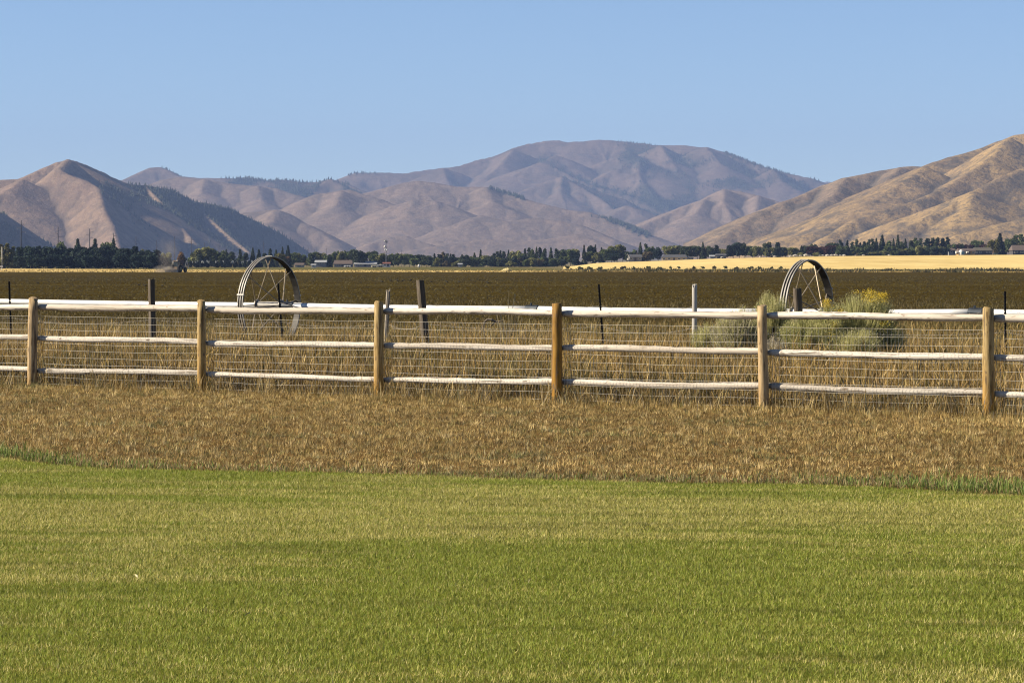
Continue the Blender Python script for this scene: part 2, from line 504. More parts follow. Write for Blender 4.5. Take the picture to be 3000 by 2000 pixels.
D_sky = [(900,600),(960,560),(1000,528),(1025,513),(1047,505),(1098,504),(1140,504),(1179,508),(1238,499),(1298,491),(1349,486),(1400,469),(1451,457),(1502,437),(1548,420),(1595,412),(1638,411),(1663,416),(1689,414),(1723,412),(1765,409),(1808,412),(1872,419),(1935,425),(2000,425),(2068,429),(2106,444),(2145,454),(2183,467),(2221,482),(2264,496),(2298,505),(2340,513),(2370,520),(2395,531),(2430,545),(2500,580),(2600,640)]
d1 = [(1629,452),(1591,471),(1548,490),(1510,508),(1470,527),(1434,546),(1400,575)]
d1b = [(1591,471),(1635,494),(1680,516),(1744,544),(1808,559),(1872,580),(1935,612),(1960,640)]
d2 = [(1646,516),(1587,537),(1540,553),(1510,567),(1480,600)]
d2b = [(1646,516),(1700,545),(1765,584),(1795,610),(1820,640)]
d2c = [(1646,516),(1640,560),(1660,610),(1690,660)]
d3 = [(1842,444),(1876,467),(1808,495),(1760,517),(1731,533)]
d3b = [(1876,467),(1870,500),(1880,530),(1914,571),(1957,612)]
d4 = [(1782,633),(1838,599),(1867,616),(1897,646),(1915,670)]
d5 = [(1935,425),(1960,465),(1985,500),(2000,545),(2030,600)]
d6 = [(2068,429),(2110,480),(2150,520),(2230,560),(2300,600)]
d7 = [(2264,496),(2290,530),(2332,556),(2345,575)]
d8 = [(1298,491),(1310,530),(1330,570),(1360,620)]
d9 = [(1502,437),(1470,480),(1420,520)]
S['big'] = hill("big_mountain", [(D_sky, 12200, .40, None), (d1, 11900, .4, None), (d1b, 11900, .4, .66), (d2, 11500, .4, None), (d2b, 11500, .4, .66), (d2c, 11480, .4, None), (d3, 11950, .4, None), (d3b, 11900, .4, .66), (d4, 10900, .4, None), (d5, 12000, .4, None), (d6, 12000, .4, None), (d7, 12000, .4, None), (d8, 12000, .4, None), (d9, 12050, .4, None)],
    850, 2650, 10500, 15200, 3, 20, m_h_far, .47, .28, 230, 6, 11, 23)

C1 = [(760,680),(833,623),(893,589),(935,568),(1000,557),(1025,556),(1055,567),(1110,580),(1162,601),(1190,640)]
C2 = [(1055,570),(1072,563),(1140,545),(1191,532),(1230,529),(1276,536),(1340,546),(1425,547),(1468,560),(1527,579),(1595,598),(1659,613),(1723,619),(1765,636),(1829,659),(1893,687),(1935,713),(1955,740)]
C3 = [(1140,615),(1162,601),(1213,585),(1276,589),(1323,604),(1361,623),(1425,653),(1489,683),(1520,705),(1560,735)]
C3b = [(1276,589),(1285,630),(1300,670),(1330,720)]
C4 = [(1380,640),(1408,632),(1489,649),(1582,636),(1638,645),(1702,662),(1791,700),(1830,735)]
C5 = [(1150,742),(1179,737),(1298,717),(1425,698),(1510,708),(1595,700),(1689,685),(1744,704),(1787,722),(1815,740)]
C6 = [(1000,557),(985,600),(1000,650),(1040,700),(1080,738)]
C7 = [(1213,585),(1195,625),(1215,670),(1250,710)]
C8 = [(1425,547),(1440,590),(1500,615)]
C9 = [(1080,715),(1130,695),(1190,690),(1260,715),(1300,735)]
S['foot'] = hill("foothills", [(C1, 8000, .4, None), (C2, 8300, .4, None), (C3, 7900, .4, None), (C3b, 7880, .4, None), (C4, 7700, .4, None), (C5, 7300, .4, .5), (C6, 7950, .4, None), (C7, 7880, .4, None), (C8, 8250, .4, None), (C9, 7350, .4, .5)],
    700, 2020, 7000, 9800, 3, 11, m_h_mid, .44, .24, 150, 8, 7, 31)
F1 = [(1830,690),(1867,666),(1935,635),(2000,603),(2064,583),(2105,560),(2123,553),(2170,559),(2221,571),(2272,588),(2330,620),(2380,670)]
F1b = [(2123,553),(2118,590),(2140,630),(2150,690),(2160,740)]
F1c = [(2064,583),(2040,620),(2020,670),(2000,730)]
F1d = [(2221,571),(2215,620),(2235,680)]
S['cone'] = hill("cone_hill", [(F1, 8600, .4, None), (F1b, 8550, .4, None), (F1c, 8550, .4, None), (F1d, 8550, .4, None)], 1780, 2460, 8100, 9900, 3, 11, m_h_mid, .5, .28, 140, 6, 7, 37)
FAR = [(2350,560),(2385,542),(2408,534),(2425,531),(2442,535),(2480,552)]
S['far'] = hill("far_peak", [(FAR, 16200, .4, None)], 2300, 2560, 15800, 17400, 5, 30, m_h_far, .6, .2, 200, 20, 8, 41)

B1 = [(2060,735),(2085,717),(2115,695),(2170,656),(2234,616),(2298,588),(2361,567),(2425,539),(2476,520),(2531,508),(2582,497),(2638,488),(2672,485),(2706,488),(2780,505),(2860,540)]
B1b = [(2476,520),(2440,575),(2380,630),(2300,690),(2260,725)]
B1c = [(2638,488),(2590,540),(2500,600),(2430,650)]
B2 = [(2640,520),(2706,489),(2744,471),(2787,457),(2850,440),(2893,427),(2935,410),(2978,394),(3000,391),(3080,372),(3180,380),(3320,430),(3500,520)]
B2a = [(2706,489),(2663,520),(2616,550),(2565,584),(2502,627),(2425,665),(2361,686),(2255,712),(2220,735)]
B2b = [(2957,402),(2901,461),(2850,499),(2765,550),(2680,588),(2595,612),(2510,640),(2430,690),(2380,725)]
B3 = [(3200,420),(3060,465),(3000,488),(2935,516),(2850,559),(2787,601),(2723,631),(2659,661),(2591,693),(2540,735)]
B3b = [(2850,559),(2840,610),(2800,660),(2770,715)]
B4 = [(3300,560),(3100,618),(3000,639),(2914,656),(2808,686),(2740,730)]
S['rear'] = hill("rear_right_hill", [(B1, 4900, .40, None), (B1b, 4850, .4, None), (B1c, 4850, .4, None)], 2000, 3000, 4450, 6000, 3, 7, m_h_rear, .46, .2, 120, 6, 5, 43)
S['right'] = hill("right_hill", [(B2, 4750, .42, None), (B2a, 4600, .42, None), (B2b, 4550, .42, .62), (B3, 4400, .42, .62), (B3b, 4380, .42, None), (B4, 4200, .42, .5)],
    2100, 3700, 3950, 6000, 3, 7, m_h_right, .46, .18, 120, 6, 5, 45)

# woods on the shaded slopes: one mass each, floor tint doubles as painted shade
m_wood = mat_plain("far_wood", (.03, .038, .02), .95, 0, .3, .02)
def wood(key, n, hgt, seed, mask, label):
    d = S[key]; rr = np.random.default_rng(seed)
    m = mask(d)
    me = d['o'].data
    a = me.attributes.new("ForestShade", 'FLOAT', 'POINT'); a.data.foreach_set("value", np.clip(m * .95, 0, .92).astype(np.float32).ravel())
    idx = rr.choice(m.size, n, p=(m / m.sum()).ravel())
    sx = (d['X'][0, 1] - d['X'][0, 0]); sy = d['Y'][1, 0] - d['Y'][0, 0]
    x = d['X'].ravel()[idx] + rr.uniform(-.5, .5, n) * sx; y = d['Y'].ravel()[idx] + rr.uniform(-.5, .5, n) * sy
    z = d['H'].ravel()[idx] - .8
    h = hgt * rr.uniform(.6, 1.3, n); r = h * rr.uniform(.18, .3, n)
    k = 5
    ang = np.arange(k) * 2 * np.pi / k
    V = np.zeros((n, k + 1, 3), np.float32)
    rot = rr.uniform(0, 6, n)
    for j in range(k):
        V[:, j] = np.stack([x + r * np.cos(ang[j] + rot), y + r * np.sin(ang[j] + rot), z + h * .05], 1)
    V[:, k] = np.stack([x, y, z + h], 1)
    b = (np.arange(n) * (k + 1))[:, None]
    Fc = np.concatenate([np.concatenate([b + j, b + (j + 1) % k, b + k], 1) for j in range(k)], 0)
    o = np_mesh(label, V.reshape(-1, 3), Fc, m_wood)
    tag(o, kind='stuff')
    return o

def box_mask(d, pts):
    """soft mask along a pixel path: pts = [(px, py, radius, weight)]"""
    pyv = HOR - (d['H'] - EYE) / d['Y'] * F
    m = np.zeros(d['X'].shape)
    for px, py, r, w in pts:
        q = ((d['px'] - px) ** 2 + (pyv - py) ** 2) / r ** 2
        m = np.maximum(m, w * np.exp(-q * 1.2))
    return m
def seg(pts, n, r, w=1):
    out = []
    P = np.array(pts, float); L = np.concatenate([[0], np.cumsum(np.hypot(*np.diff(P, axis=0).T))])
    for s in np.linspace(0, L[-1], n): out.append((np.interp(s, L, P[:, 0]), np.interp(s, L, P[:, 1]), r, w))
    return out

def m_left(d):
    n = fbm(d['X'] / 130, d['Y'] / 130, 71, 4)
    right = sm(285, 330, d['px'] + (HOR - 745)) * sm(-.05, -.35, d['gx'])  # flank falling away from the sun: wood plus painted shade
    m = right * sm(.42, .58, n) + box_mask(d, seg([(298,570),(345,600),(420,640),(520,700),(600,735)], 9, 26, .9)) * sm(.3, .5, n) * (d['px'] > 285)
    m += box_mask(d, seg([(490,565),(540,585),(575,600),(640,625),(720,660),(820,710)], 10, 20, .9)) * sm(.35, .55, n)
    return np.clip(m, 0, 1) * (d['H'] > d['g'] + 3) + 1e-9
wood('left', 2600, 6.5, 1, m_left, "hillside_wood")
wood('slope', 1500, 6, 2, lambda d: .6 * sm(.42, .6, fbm(d['X'] / 70, d['Y'] / 70, 5, 4)) * (d['H'] > d['g'] + 2) + 1e-9, "slope_wood")
def m_back(d):
    n = fbm(d['X'] / 160, d['Y'] / 160, 73, 4)
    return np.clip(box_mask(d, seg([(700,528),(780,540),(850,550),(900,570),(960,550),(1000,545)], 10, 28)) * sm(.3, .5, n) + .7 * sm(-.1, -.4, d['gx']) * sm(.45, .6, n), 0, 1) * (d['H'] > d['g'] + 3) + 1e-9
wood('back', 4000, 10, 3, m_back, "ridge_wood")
def m_big(d):
    n = fbm(d['X'] / 200, d['Y'] / 200, 77, 5)
    m = box_mask(d, seg([(1595,472),(1640,495),(1680,515),(1740,545),(1850,575),(1930,610)], 14, 12, .9)) * sm(.3, .5, n)
    m += box_mask(d, seg([(1850,450),(1930,470),(2040,490),(2130,520),(2220,545),(2330,560)], 14, 34, 1)) * sm(.36, .5, n)
    m += box_mask(d, seg([(1900,560),(1960,600),(2010,560)], 8, 30, 1)) * sm(.36, .52, n)
    m += box_mask(d, seg([(2130,452),(2200,474),(2280,500),(2390,530)], 14, 9, .8)) * sm(.35, .5, n)
    m += box_mask(d, seg([(1025,510),(1100,505)], 5, 5, .8))
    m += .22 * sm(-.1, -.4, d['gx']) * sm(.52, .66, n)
    return np.clip(m, 0, 1) * (d['H'] > d['g'] + 3) + 1e-9
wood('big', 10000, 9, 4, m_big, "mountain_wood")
def m_foot(d):
    n = fbm(d['X'] / 120, d['Y'] / 120, 79, 4)
    m = box_mask(d, seg([(1440,550),(1480,563),(1530,580)], 6, 6)) + box_mask(d, seg([(1735,622),(1765,637),(1829,660),(1893,688)], 10, 7)) * sm(.3, .5, n)
    return np.clip(m, 0, 1) * (d['H'] > d['g'] + 3) + 1e-9
wood('foot', 1200, 9, 5, m_foot, "foothill_wood")

# ---------------------------------------------------------------- grass
def blades(name, x, y, z, h, w, lean, ang, face, c0, c1, mat, seg2=False, head=False):
    """one mesh of grass blades; lean: sideways shift of the tip in units of height"""
    n = len(x)
    fx, fy = np.cos(face) * w / 2, np.sin(face) * w / 2
    tx, ty = np.cos(ang) * lean * h, np.sin(ang) * lean * h
    zt = z + h * np.sqrt(np.maximum(.15, 1 - np.minimum(lean, .9) ** 2))
    if not seg2:
        V = np.empty((n, 3, 3), np.float32)
        V[:, 0] = np.stack([x - fx, y - fy, z - .004], 1); V[:, 1] = np.stack([x + fx, y + fy, z - .004], 1)
        V[:, 2] = np.stack([x + tx, y + ty, zt], 1)
        Fc = np.arange(n * 3, dtype=np.int32).reshape(n, 3)
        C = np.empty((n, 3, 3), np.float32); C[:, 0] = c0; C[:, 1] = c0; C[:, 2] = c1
    else:
        V = np.empty((n, 5, 3), np.float32)
        wb = .5 if head else 1.0
        wm = 1.6 if head else .8
        t = .72
        mx, my = x + tx * t ** 2, y + ty * t ** 2; mz = z + (zt - z) * t
        V[:, 0] = np.stack([x - fx * wb, y - fy * wb, z - .01], 1); V[:, 1] = np.stack([x + fx * wb, y + fy * wb, z - .01], 1)
        V[:, 2] = np.stack([mx - fx * wm, my - fy * wm, mz], 1); V[:, 3] = np.stack([mx + fx * wm, my + fy * wm, mz], 1)
        V[:, 4] = np.stack([x + tx, y + ty, zt], 1)
        b = (np.arange(n, dtype=np.int32) * 5)[:, None]
        Fc = np.concatenate([np.concatenate([b, b + 1, b + 3], 1), np.concatenate([b, b + 3, b + 2], 1), np.concatenate([b + 2, b + 3, b + 4], 1)], 0)
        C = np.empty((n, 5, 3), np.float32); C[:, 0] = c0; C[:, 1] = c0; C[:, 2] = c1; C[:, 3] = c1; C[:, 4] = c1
    return np_mesh(name, V.reshape(-1, 3), Fc, mat, C.reshape(-1, 3))

def scatter(n, Ya, Yb, p0=-520, p1=3520, side=1400):
    """n points spread evenly over the wedge of ground between two depths, a little thinner at its sides"""
    m = int(n * .17)
    px = np.concatenate([RNG.uniform(p0, p1, n), RNG.uniform(p0 - side, p0, m), RNG.uniform(p1, p1 + side, m)])
    n = len(px)
    u = RNG.uniform(0, 1, n)
    Y = np.sqrt(Ya ** 2 + u * (Yb ** 2 - Ya ** 2))
    return px, Y, (px - 1500) / F * Y

def pick(n, pal, wts):
    pal = np.array(pal, np.float32); wts = np.array(wts) / np.sum(wts)
    return pal[RNG.choice(len(pal), n, p=wts)] * RNG.uniform(.8, 1.2, (n, 1)).astype(np.float32)

# lawn
def lawn_colour(px, Y, x):
    """dry and lush patches of the turf, elongated along the mowing direction"""
    mow = Y + .12 * x + .9 * (fbm(x / 3., Y / 2., 15, 2) - .5)
    a = fbm(x / 2.4, mow / 1.0, 5, 4); b = fbm(x / 1.3, mow / .2, 8, 3)
    dry = .58 * a + .42 * b - .05 * sm(22.5, 20.5, mow)
    band = np.exp(-((mow - 24.3 - .35 * np.sin(x * .5)) / 1.5) ** 2) * .20 - np.exp(-((mow - 27.8) / 1.3) ** 2) * .06
    ln = np.maximum(0, vnoise(mow / .42, x / 6., 12) - .72) * np.clip(vnoise(x / 3., mow / 1.3, 13) * 2 - .5, 0, 1) * sm(18, 22, mow)
    return dry + band + 1.1 * ln
n = 1000000
px, Y, x = scatter(n, 13.6, 31.5); n = len(x)
k = Y < lawn_edge(px) + RNG.uniform(-.12, .12, n)
px, Y, x = px[k], Y[k], x[k]; n = len(x)
dry = lawn_colour(px, Y, x)
g1 = pick(n, [(.262, .320, .040), (.325, .36, .055), (.20, .265, .030), (.41, .42, .11)], [4, 4, 2, 2])
g2 = pick(n, [(.60, .53, .17), (.52, .465, .125), (.78, .69, .31)], [4, 4, 1.6])
kk = (RNG.uniform(0, 1, n) < .08 + sm(.42, .66, dry) * .66)[:, None]
c = np.where(kk, g2, g1)
lush = fbm(x / 1.5, (Y + .12 * x) / .24, 91, 3)
c *= ((1.06 - .30 * sm(.52, .78, lush) + .07 * sm(22, 16, Y)) * (.8 + .4 * fbm(x / .045, Y / .1, 92, 2)))[:, None]
h = RNG.uniform(.016, .034, n) * (.75 + .5 * fbm(x / .5, Y / .25, 33, 2))
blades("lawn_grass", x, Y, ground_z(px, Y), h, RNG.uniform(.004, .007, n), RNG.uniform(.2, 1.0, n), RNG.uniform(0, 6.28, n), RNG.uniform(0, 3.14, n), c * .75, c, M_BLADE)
tag(bpy.data.objects["lawn_grass"], kind='stuff')

# taller green fringe where the mown lawn meets the dry verge
n = 26000
px = RNG.uniform(-1900, 4900, n)
wt = np.interp(px, [-520, 0, 150, 330, 700, 1500, 2200, 2550, 2800, 3520], [1, 1, .8, .4, .2, .12, .16, .45, .9, 1])
k = RNG.uniform(0, 1, n) < wt; px = px[k]; n = len(px)
wt = wt[k]
Y = lawn_edge(px) + np.abs(RNG.normal(0, .65, n)) * (.5 + wt * .6); x = (px - 1500) / F * Y
c = np.where((RNG.uniform(0, 1, n) < .25 + .65 * wt)[:, None], pick(n, [(.16, .24, .045), (.22, .28, .06), (.27, .29, .10)], [3, 3, 1]), pick(n, [(.40, .32, .16), (.28, .22, .10)], [1, 1]))
blades("fringe_grass", x, Y, ground_z(px, Y), RNG.uniform(.04, .125, n) * (.5 + .5 * wt), RNG.uniform(.006, .011, n), RNG.uniform(.15, .9, n), RNG.uniform(0, 6.28, n), RNG.uniform(0, 3.14, n), c * .7, c, M_BLADE, True)
tag(bpy.data.objects["fringe_grass"], kind='stuff')

# mown dry verge
DRY = [(.45, .32, .125), (.345, .238, .085), (.25, .165, .056), (.60, .465, .225), (.31, .245, .085)]
nt_ = 70000
px, Y, x = scatter(nt_, 25.2, 50); nt_ = len(x)
k = (Y > lawn_edge(px) - .02) & (Y < fence_Y(px) + .6)
px, Y, x = px[k], Y[k], x[k]; nt_ = len(x)
tcol = pick(nt_, DRY, [4, 4, 3, 1.6, 3])
gr = fbm(x / 1.4, Y / 1.1, 47, 3)
near = np.exp(-np.maximum(Y - lawn_edge(px), 0) / .7)
gk = (RNG.uniform(0, 1, nt_) < (.05 + .5 * sm(.6, .8, gr) + .4 * near))[:, None]
tcol = np.where(gk, pick(nt_, [(.19, .185, .06), (.25, .22, .09), (.33, .29, .15)], [2, 2, 1]), tcol)
tone = fbm(x / 3.0, Y / 1.6, 51, 3)
tcol *= (.72 + .56 * tone)[:, None]
tcol *= RNG.uniform(.75, 1.75, (nt_, 1))
th = RNG.uniform(.02, .060, nt_) * (.6 + .8 * fbm(x / .35, Y / .35, 53, 2)) * (1 + .9 * np.exp(-((Y - fence_Y(px)) / 1.1) ** 2))
tlean = RNG.uniform(0, 6.28, nt_); tl = RNG.uniform(.2, 1.1, nt_)
reps = 9
ti = np.repeat(np.arange(nt_), reps); n = len(ti)
x = x[ti] + RNG.normal(0, .026, n); Y = Y[ti] + RNG.normal(0, .05, n); px = 1500 + F * x / Y
c = tcol[ti] * RNG.uniform(.75, 1.3, (n, 1))
h = th[ti] * RNG.uniform(.6, 1.35, n)
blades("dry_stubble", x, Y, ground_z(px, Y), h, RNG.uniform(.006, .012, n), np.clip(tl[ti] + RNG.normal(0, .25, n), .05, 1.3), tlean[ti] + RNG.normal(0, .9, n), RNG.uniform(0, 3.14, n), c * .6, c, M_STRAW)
tag(bpy.data.objects["dry_stubble"], kind='stuff')

# weeds along the fence foot
n = 40000
px = RNG.uniform(-1900, 4900, n); Y = fence_Y(px) + RNG.normal(.45, .5, n); x = (px - 1500) / F * Y
cl = fbm(px / 60, Y / .8, 57, 3)
k = RNG.uniform(0, 1, n) < sm(.3, .6, cl); px, Y, x = px[k], Y[k], x[k]; n = len(x)
c = pick(n, DRY + [(.15, .15, .07), (.33, .29, .22)], [3, 3, 3, 2, 1, 2, 1.6])
blades("fence_weeds", x, Y, ground_z(px, Y), RNG.uniform(.1, .36, n), RNG.uniform(.005, .010, n), RNG.uniform(.1, .8, n), RNG.uniform(0, 6.28, n), RNG.uniform(0, 3.14, n), c * .6, c, M_STRAW, True)
tag(bpy.data.objects["fence_weeds"], kind='stuff')

# tall dry grass behind the fence
n = 420000
px, Y, x = scatter(n, 37, 82); n = len(x)
t = (Y - fence_Y(px))
k = (t > .5) & (RNG.uniform(0, 1, n) < 1 - .75 * sm(22, 36, t))
px, Y, x, t = px[k], Y[k], x[k], t[k]; n = len(x)
pal_n = fbm(x / 2.2, Y / 2.2, 61, 3)
c = pick(n, DRY + [(.46, .36, .20)], [4, 4, 3, 2, 1.5, 2]) * np.array([.95, .89, .76])
ol = pick(n, [(.17, .14, .04), (.23, .18, .065), (.14, .115, .035)], [2, 2, 1])
c = np.where((RNG.uniform(0, 1, n) < (.10 + .45 * sm(.5, .7, pal_n) + .35 * sm(12, 24, t)))[:, None], ol, c)
c *= (.72 + .56 * fbm(x / 1.1, Y / 1.5, 67, 3))[:, None]
h = RNG.uniform(.18, .52, n) * (.6 + .8 * fbm(x / .9, Y / .9, 63, 3)) * (1 + .38 * sm(2.5, 7, t) - .72 * sm(11, 24, t))
big = RNG.uniform(0, 1, n) < .02
h = np.where(big, h * 1.3, h)
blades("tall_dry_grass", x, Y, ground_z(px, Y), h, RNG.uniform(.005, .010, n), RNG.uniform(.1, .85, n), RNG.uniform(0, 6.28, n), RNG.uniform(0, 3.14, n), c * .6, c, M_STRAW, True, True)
tag(bpy.data.objects["tall_dry_grass"], kind='stuff')

# thin rough pasture in front of the plowed soil
n = 260000
px, Y, x = scatter(n, 60, 175); n = len(x)
k = RNG.uniform(0, 1, n) < (1 - .6 * sm(80, 105, Y)) * (1 - sm(110, 172, Y)) * (.4 + .9 * fbm(x / 9, Y / 5, 88, 3)); px, Y, x = px[k], Y[k], x[k]; n = len(x)
c = pick(n, [(.13, .10, .032), (.19, .145, .052), (.09, .072, .022), (.28, .21, .095)], [3, 3, 3, 1.2])
blades("rough_pasture", x, Y, ground_z(px, Y), RNG.uniform(.06, .2, n), RNG.uniform(.012, .022, n), RNG.uniform(.1, .7, n), RNG.uniform(0, 6.28, n), RNG.uniform(0, 3.14, n), c * .7, c, M_STRAW)
tag(bpy.data.objects["rough_pasture"], kind='stuff')

# clods of the plowed field
n = 100000
px = RNG.uniform(-1500, 4500, n); Y = np.exp(RNG.uniform(np.log(92), np.log(560), n)); x = (px - 1500) / F * Y
s = RNG.uniform(.035, .10, n) * (Y / 150) ** .4
OV = np.array([(1, 0, 0), (0, 1, 0), (-1, 0, 0), (0, -1, 0), (0, 0, 1)], np.float32)
OF = np.array([(0, 1, 4), (1, 2, 4), (2, 3, 4), (3, 0, 4)], np.int32)
rot = RNG.uniform(0, 6.28, n)
V = np.empty((n, 5, 3), np.float32)
for j in range(5):
    jx = OV[j, 0] * RNG.uniform(.7, 1.6, n); jy = OV[j, 1] * RNG.uniform(.6, 1.2, n); jz = OV[j, 2] * RNG.uniform(.4, .9, n)
    V[:, j] = np.stack([x + s * (jx * np.cos(rot) - jy * np.sin(rot)) + s * (.3 * RNG.uniform(-1, 1, n) if j == 4 else 0), Y + s * (jx * np.sin(rot) + jy * np.cos(rot)), ground_z(px, Y) - .015 + s * jz], 1)
Fc = ((np.arange(n, dtype=np.int32) * 5)[:, None, None] + OF[None]).reshape(-1, 3)
c = pick(n, [(.042, .031, .007), (.068, .052, .012), (.12, .098, .032)], [4, 4, 1.3])
np_mesh("soil_clods", V.reshape(-1, 3), Fc, M_STRAW, np.repeat(c, 5, 0))
tag(bpy.data.objects["soil_clods"], kind='stuff')

# stubble and tussocks at the far side of the field
n = 36000
px = RNG.uniform(-1300, 4300, n); Y = field_end(px) + RNG.uniform(0, 1, n) ** 1.5 * 160; x = (px - 1500) / F * Y
cl = fbm(px / 45, Y / 60, 83, 3)
right = sm(1550, 1750, px)
k = RNG.uniform(0, 1, n) < .3 + .7 * right; px, Y, x, cl, right = px[k], Y[k], x[k], cl[k], right[k]; n = len(x)
c = np.where((RNG.uniform(0, 1, n) < .15 + .75 * right * sm(.3, .6, cl))[:, None], pick(n, [(.075, .075, .03), (.12, .11, .05), (.16, .12, .06)], [2, 2, 1]), pick(n, [(.62, .46, .17), (.52, .38, .13), (.42, .33, .12)], [2, 2, 1]))
blades("far_tussocks", x, Y, ground_z(px, Y), RNG.uniform(.12, .3, n) * (1 + 3.2 * right * sm(.5, .7, cl)), RNG.uniform(.15, .5, n), RNG.uniform(.1, .6, n), RNG.uniform(0, 6.28, n), RNG.uniform(-.5, .5, n), c, c, M_STRAW)
tag(bpy.data.objects["far_tussocks"], kind='stuff')

# ---------------------------------------------------------------- post and rail fence
def mat_wood(name, stops, grain=(14, 14, 1.2), bump=.5, knots=True, axis='Z', low=None, cracks=False):
    t = NT(name); t.set(.75, 0, .25)
    tc = t.n.new("ShaderNodeTexCoord")
    mp = t.n.new("ShaderNodeMapping"); mp.inputs["Scale"].default_value = grain
    t.link(tc.outputs["Object"], mp.inputs[0])
    oi = t.n.new("ShaderNodeObjectInfo")
    vm = t.node("ShaderNodeVectorMath"); vm.operation = 'ADD'
    sc = t.node("ShaderNodeVectorMath"); sc.operation = 'SCALE'; sc.inputs["Scale"].default_value = 40
    cmb = t.n.new("ShaderNodeCombineXYZ")
    for i in range(3): t.link(oi.outputs["Random"], cmb.inputs[i])
    t.link(cmb.outputs[0], sc.inputs[0]); t.link(mp.outputs[0], vm.inputs[0]); t.link(sc.outputs[0], vm.inputs[1])
    n = t.noise(vm.outputs[0], 3.0, 6, .65, .6)
    a = t.ramp(n, stops)
    if low:
        sx = t.n.new("ShaderNodeSeparateXYZ"); t.link(tc.outputs["Object"], sx.inputs[0])
        n2 = t.noise(vm.outputs[0], .8, 4, .6)
        ad = t.node("ShaderNodeMath"); ad.operation = 'ADD'
        mu = t.node("ShaderNodeMath"); mu.operation = 'MULTIPLY'; mu.inputs[1].default_value = 1.5
        t.link(n2, mu.inputs[0]); t.link(sx.outputs["Z"], ad.inputs[0]); t.link(mu.outputs[0], ad.inputs[1])
        f = t.ramp(ad.outputs[0], [(low[1], (1, 1, 1)), (min(1, low[1] + .5), (0, 0, 0))]) if low[1] < 1 else None
        mr = t.node("ShaderNodeMapRange"); mr.inputs[1].default_value = low[1]; mr.inputs[2].default_value = low[2]
        mr.inputs[3].default_value = 1; mr.inputs[4].default_value = 0
        t.link(ad.outputs[0], mr.inputs[0])
        a = t.mix(mr.outputs[0], a, t.mix(t.ramp(n, [(.3, (0, 0, 0)), (.7, (1, 1, 1))]), low[0], tuple(c * 1.7 for c in low[0])))
    if knots:
        vo = t.node("ShaderNodeTexVoronoi", Scale=1.0); 
        mp2 = t.n.new("ShaderNodeMapping"); mp2.inputs["Scale"].default_value = tuple((7 if g > 5 else 2.6) for g in grain)
        t.link(tc.outputs["Object"], mp2.inputs[0])
        vm2 = t.node("ShaderNodeVectorMath"); vm2.operation = 'ADD'
        t.link(mp2.outputs[0], vm2.inputs[0]); t.link(sc.outputs[0], vm2.inputs[1]); t.link(vm2.outputs[0], vo.inputs["Vector"])
        kf = t.ramp(vo.outputs["Distance"], [(.08, (.8, .8, .8)), (.17, (0, 0, 0))])
        a = t.mix(kf, a, (.10, .065, .035))
    if cracks:
        mp3 = t.n.new("ShaderNodeMapping"); mp3.inputs["Scale"].default_value = tuple((26 if g > 5 else .8) for g in grain)
        t.link(tc.outputs["Object"], mp3.inputs[0])
        vm3 = t.node("ShaderNodeVectorMath"); vm3.operation = 'ADD'; t.link(mp3.outputs[0], vm3.inputs[0]); t.link(sc.outputs[0], vm3.inputs[1])
        n3 = t.noise(vm3.outputs[0], 1.6, 3, .5, .3)
        a = t.mix(t.ramp(n3, [(.36, (.9, .9, .9)), (.42, (0, 0, 0))]), a, (.10, .07, .045))
        mp4 = t.n.new("ShaderNodeMapping"); mp4.inputs["Scale"].default_value = tuple((30 if g > 5 else 9) for g in grain)
        t.link(tc.outputs["Object"], mp4.inputs[0])
        vm4 = t.node("ShaderNodeVectorMath"); vm4.operation = 'ADD'; t.link(mp4.outputs[0], vm4.inputs[0]); t.link(sc.outputs[0], vm4.inputs[1])
        n4 = t.noise(vm4.outputs[0], 1.0, 2, .5)
        a = t.mix(t.ramp(n4, [(.64, (0, 0, 0)), (.70, (.85, .85, .85))]), a, (.13, .085, .05))
        n5 = t.noise(vm3.outputs[0], .35, 3, .6)
        if cracks == 'rail': a = t.mix(t.ramp(n5, [(.44, (0, 0, 0)), (.62, (.7, .7, .7))]), a, (.40, .34, .275))
    t.base(a); t.bump(n, bump, .006)
    return t.m

W_RAIL = [(.2, (.26, .21, .15)), (.34, (.56, .50, .425)), (.7, (.76, .71, .64))]
m_rail = mat_wood("peeled_rail", W_RAIL, (1.4, 16, 16), .8, cracks='rail')
m_rail_w = mat_wood("weathered_rail", [(.2, (.18, .15, .12)), (.45, (.45, .41, .36)), (.7, (.60, .56, .50))], (1.4, 16, 16), .9, cracks='rail')
m_post_tan = mat_wood("peeled_post", cracks=True, stops=[(.34, (.16, .098, .045)), (.45, (.38, .268, .14)), (.7, (.58, .44, .26))], low=((.33, .19, .055), .3, 1.4))
m_post_amber = mat_wood("amber_post", cracks=True, stops=[(.34, (.11, .065, .022)), (.45, (.32, .22, .085)), (.7, (.50, .375, .185))], low=((.245, .125, .012), .9, 1.75))
m_post_sap = mat_wood("sap_stained_post", cracks=True, stops=[(.34, (.07, .034, .006)), (.5, (.26, .135, .018)), (.75, (.48, .31, .10))], low=((.235, .118, .011), 1.2, 2.2))
m_wire = mat_plain("galvanised_wire", (.85, .80, .70), .5, .1, .1, 5)
m_old_wire = mat_plain("old_wire", (.42, .38, .33), .5, .4, .2, 5)

fence = thing("post_and_rail_fence", "peeled log post and rail fence with wire mesh between lawn verge and field", "fence", on_ground(1500, FENCE0))
FO = fence.location.copy()
fdir = Vector((1, -FENCE_M, 0)).normalized()
fback = Vector((FENCE_M, 1, 0)).normalized()
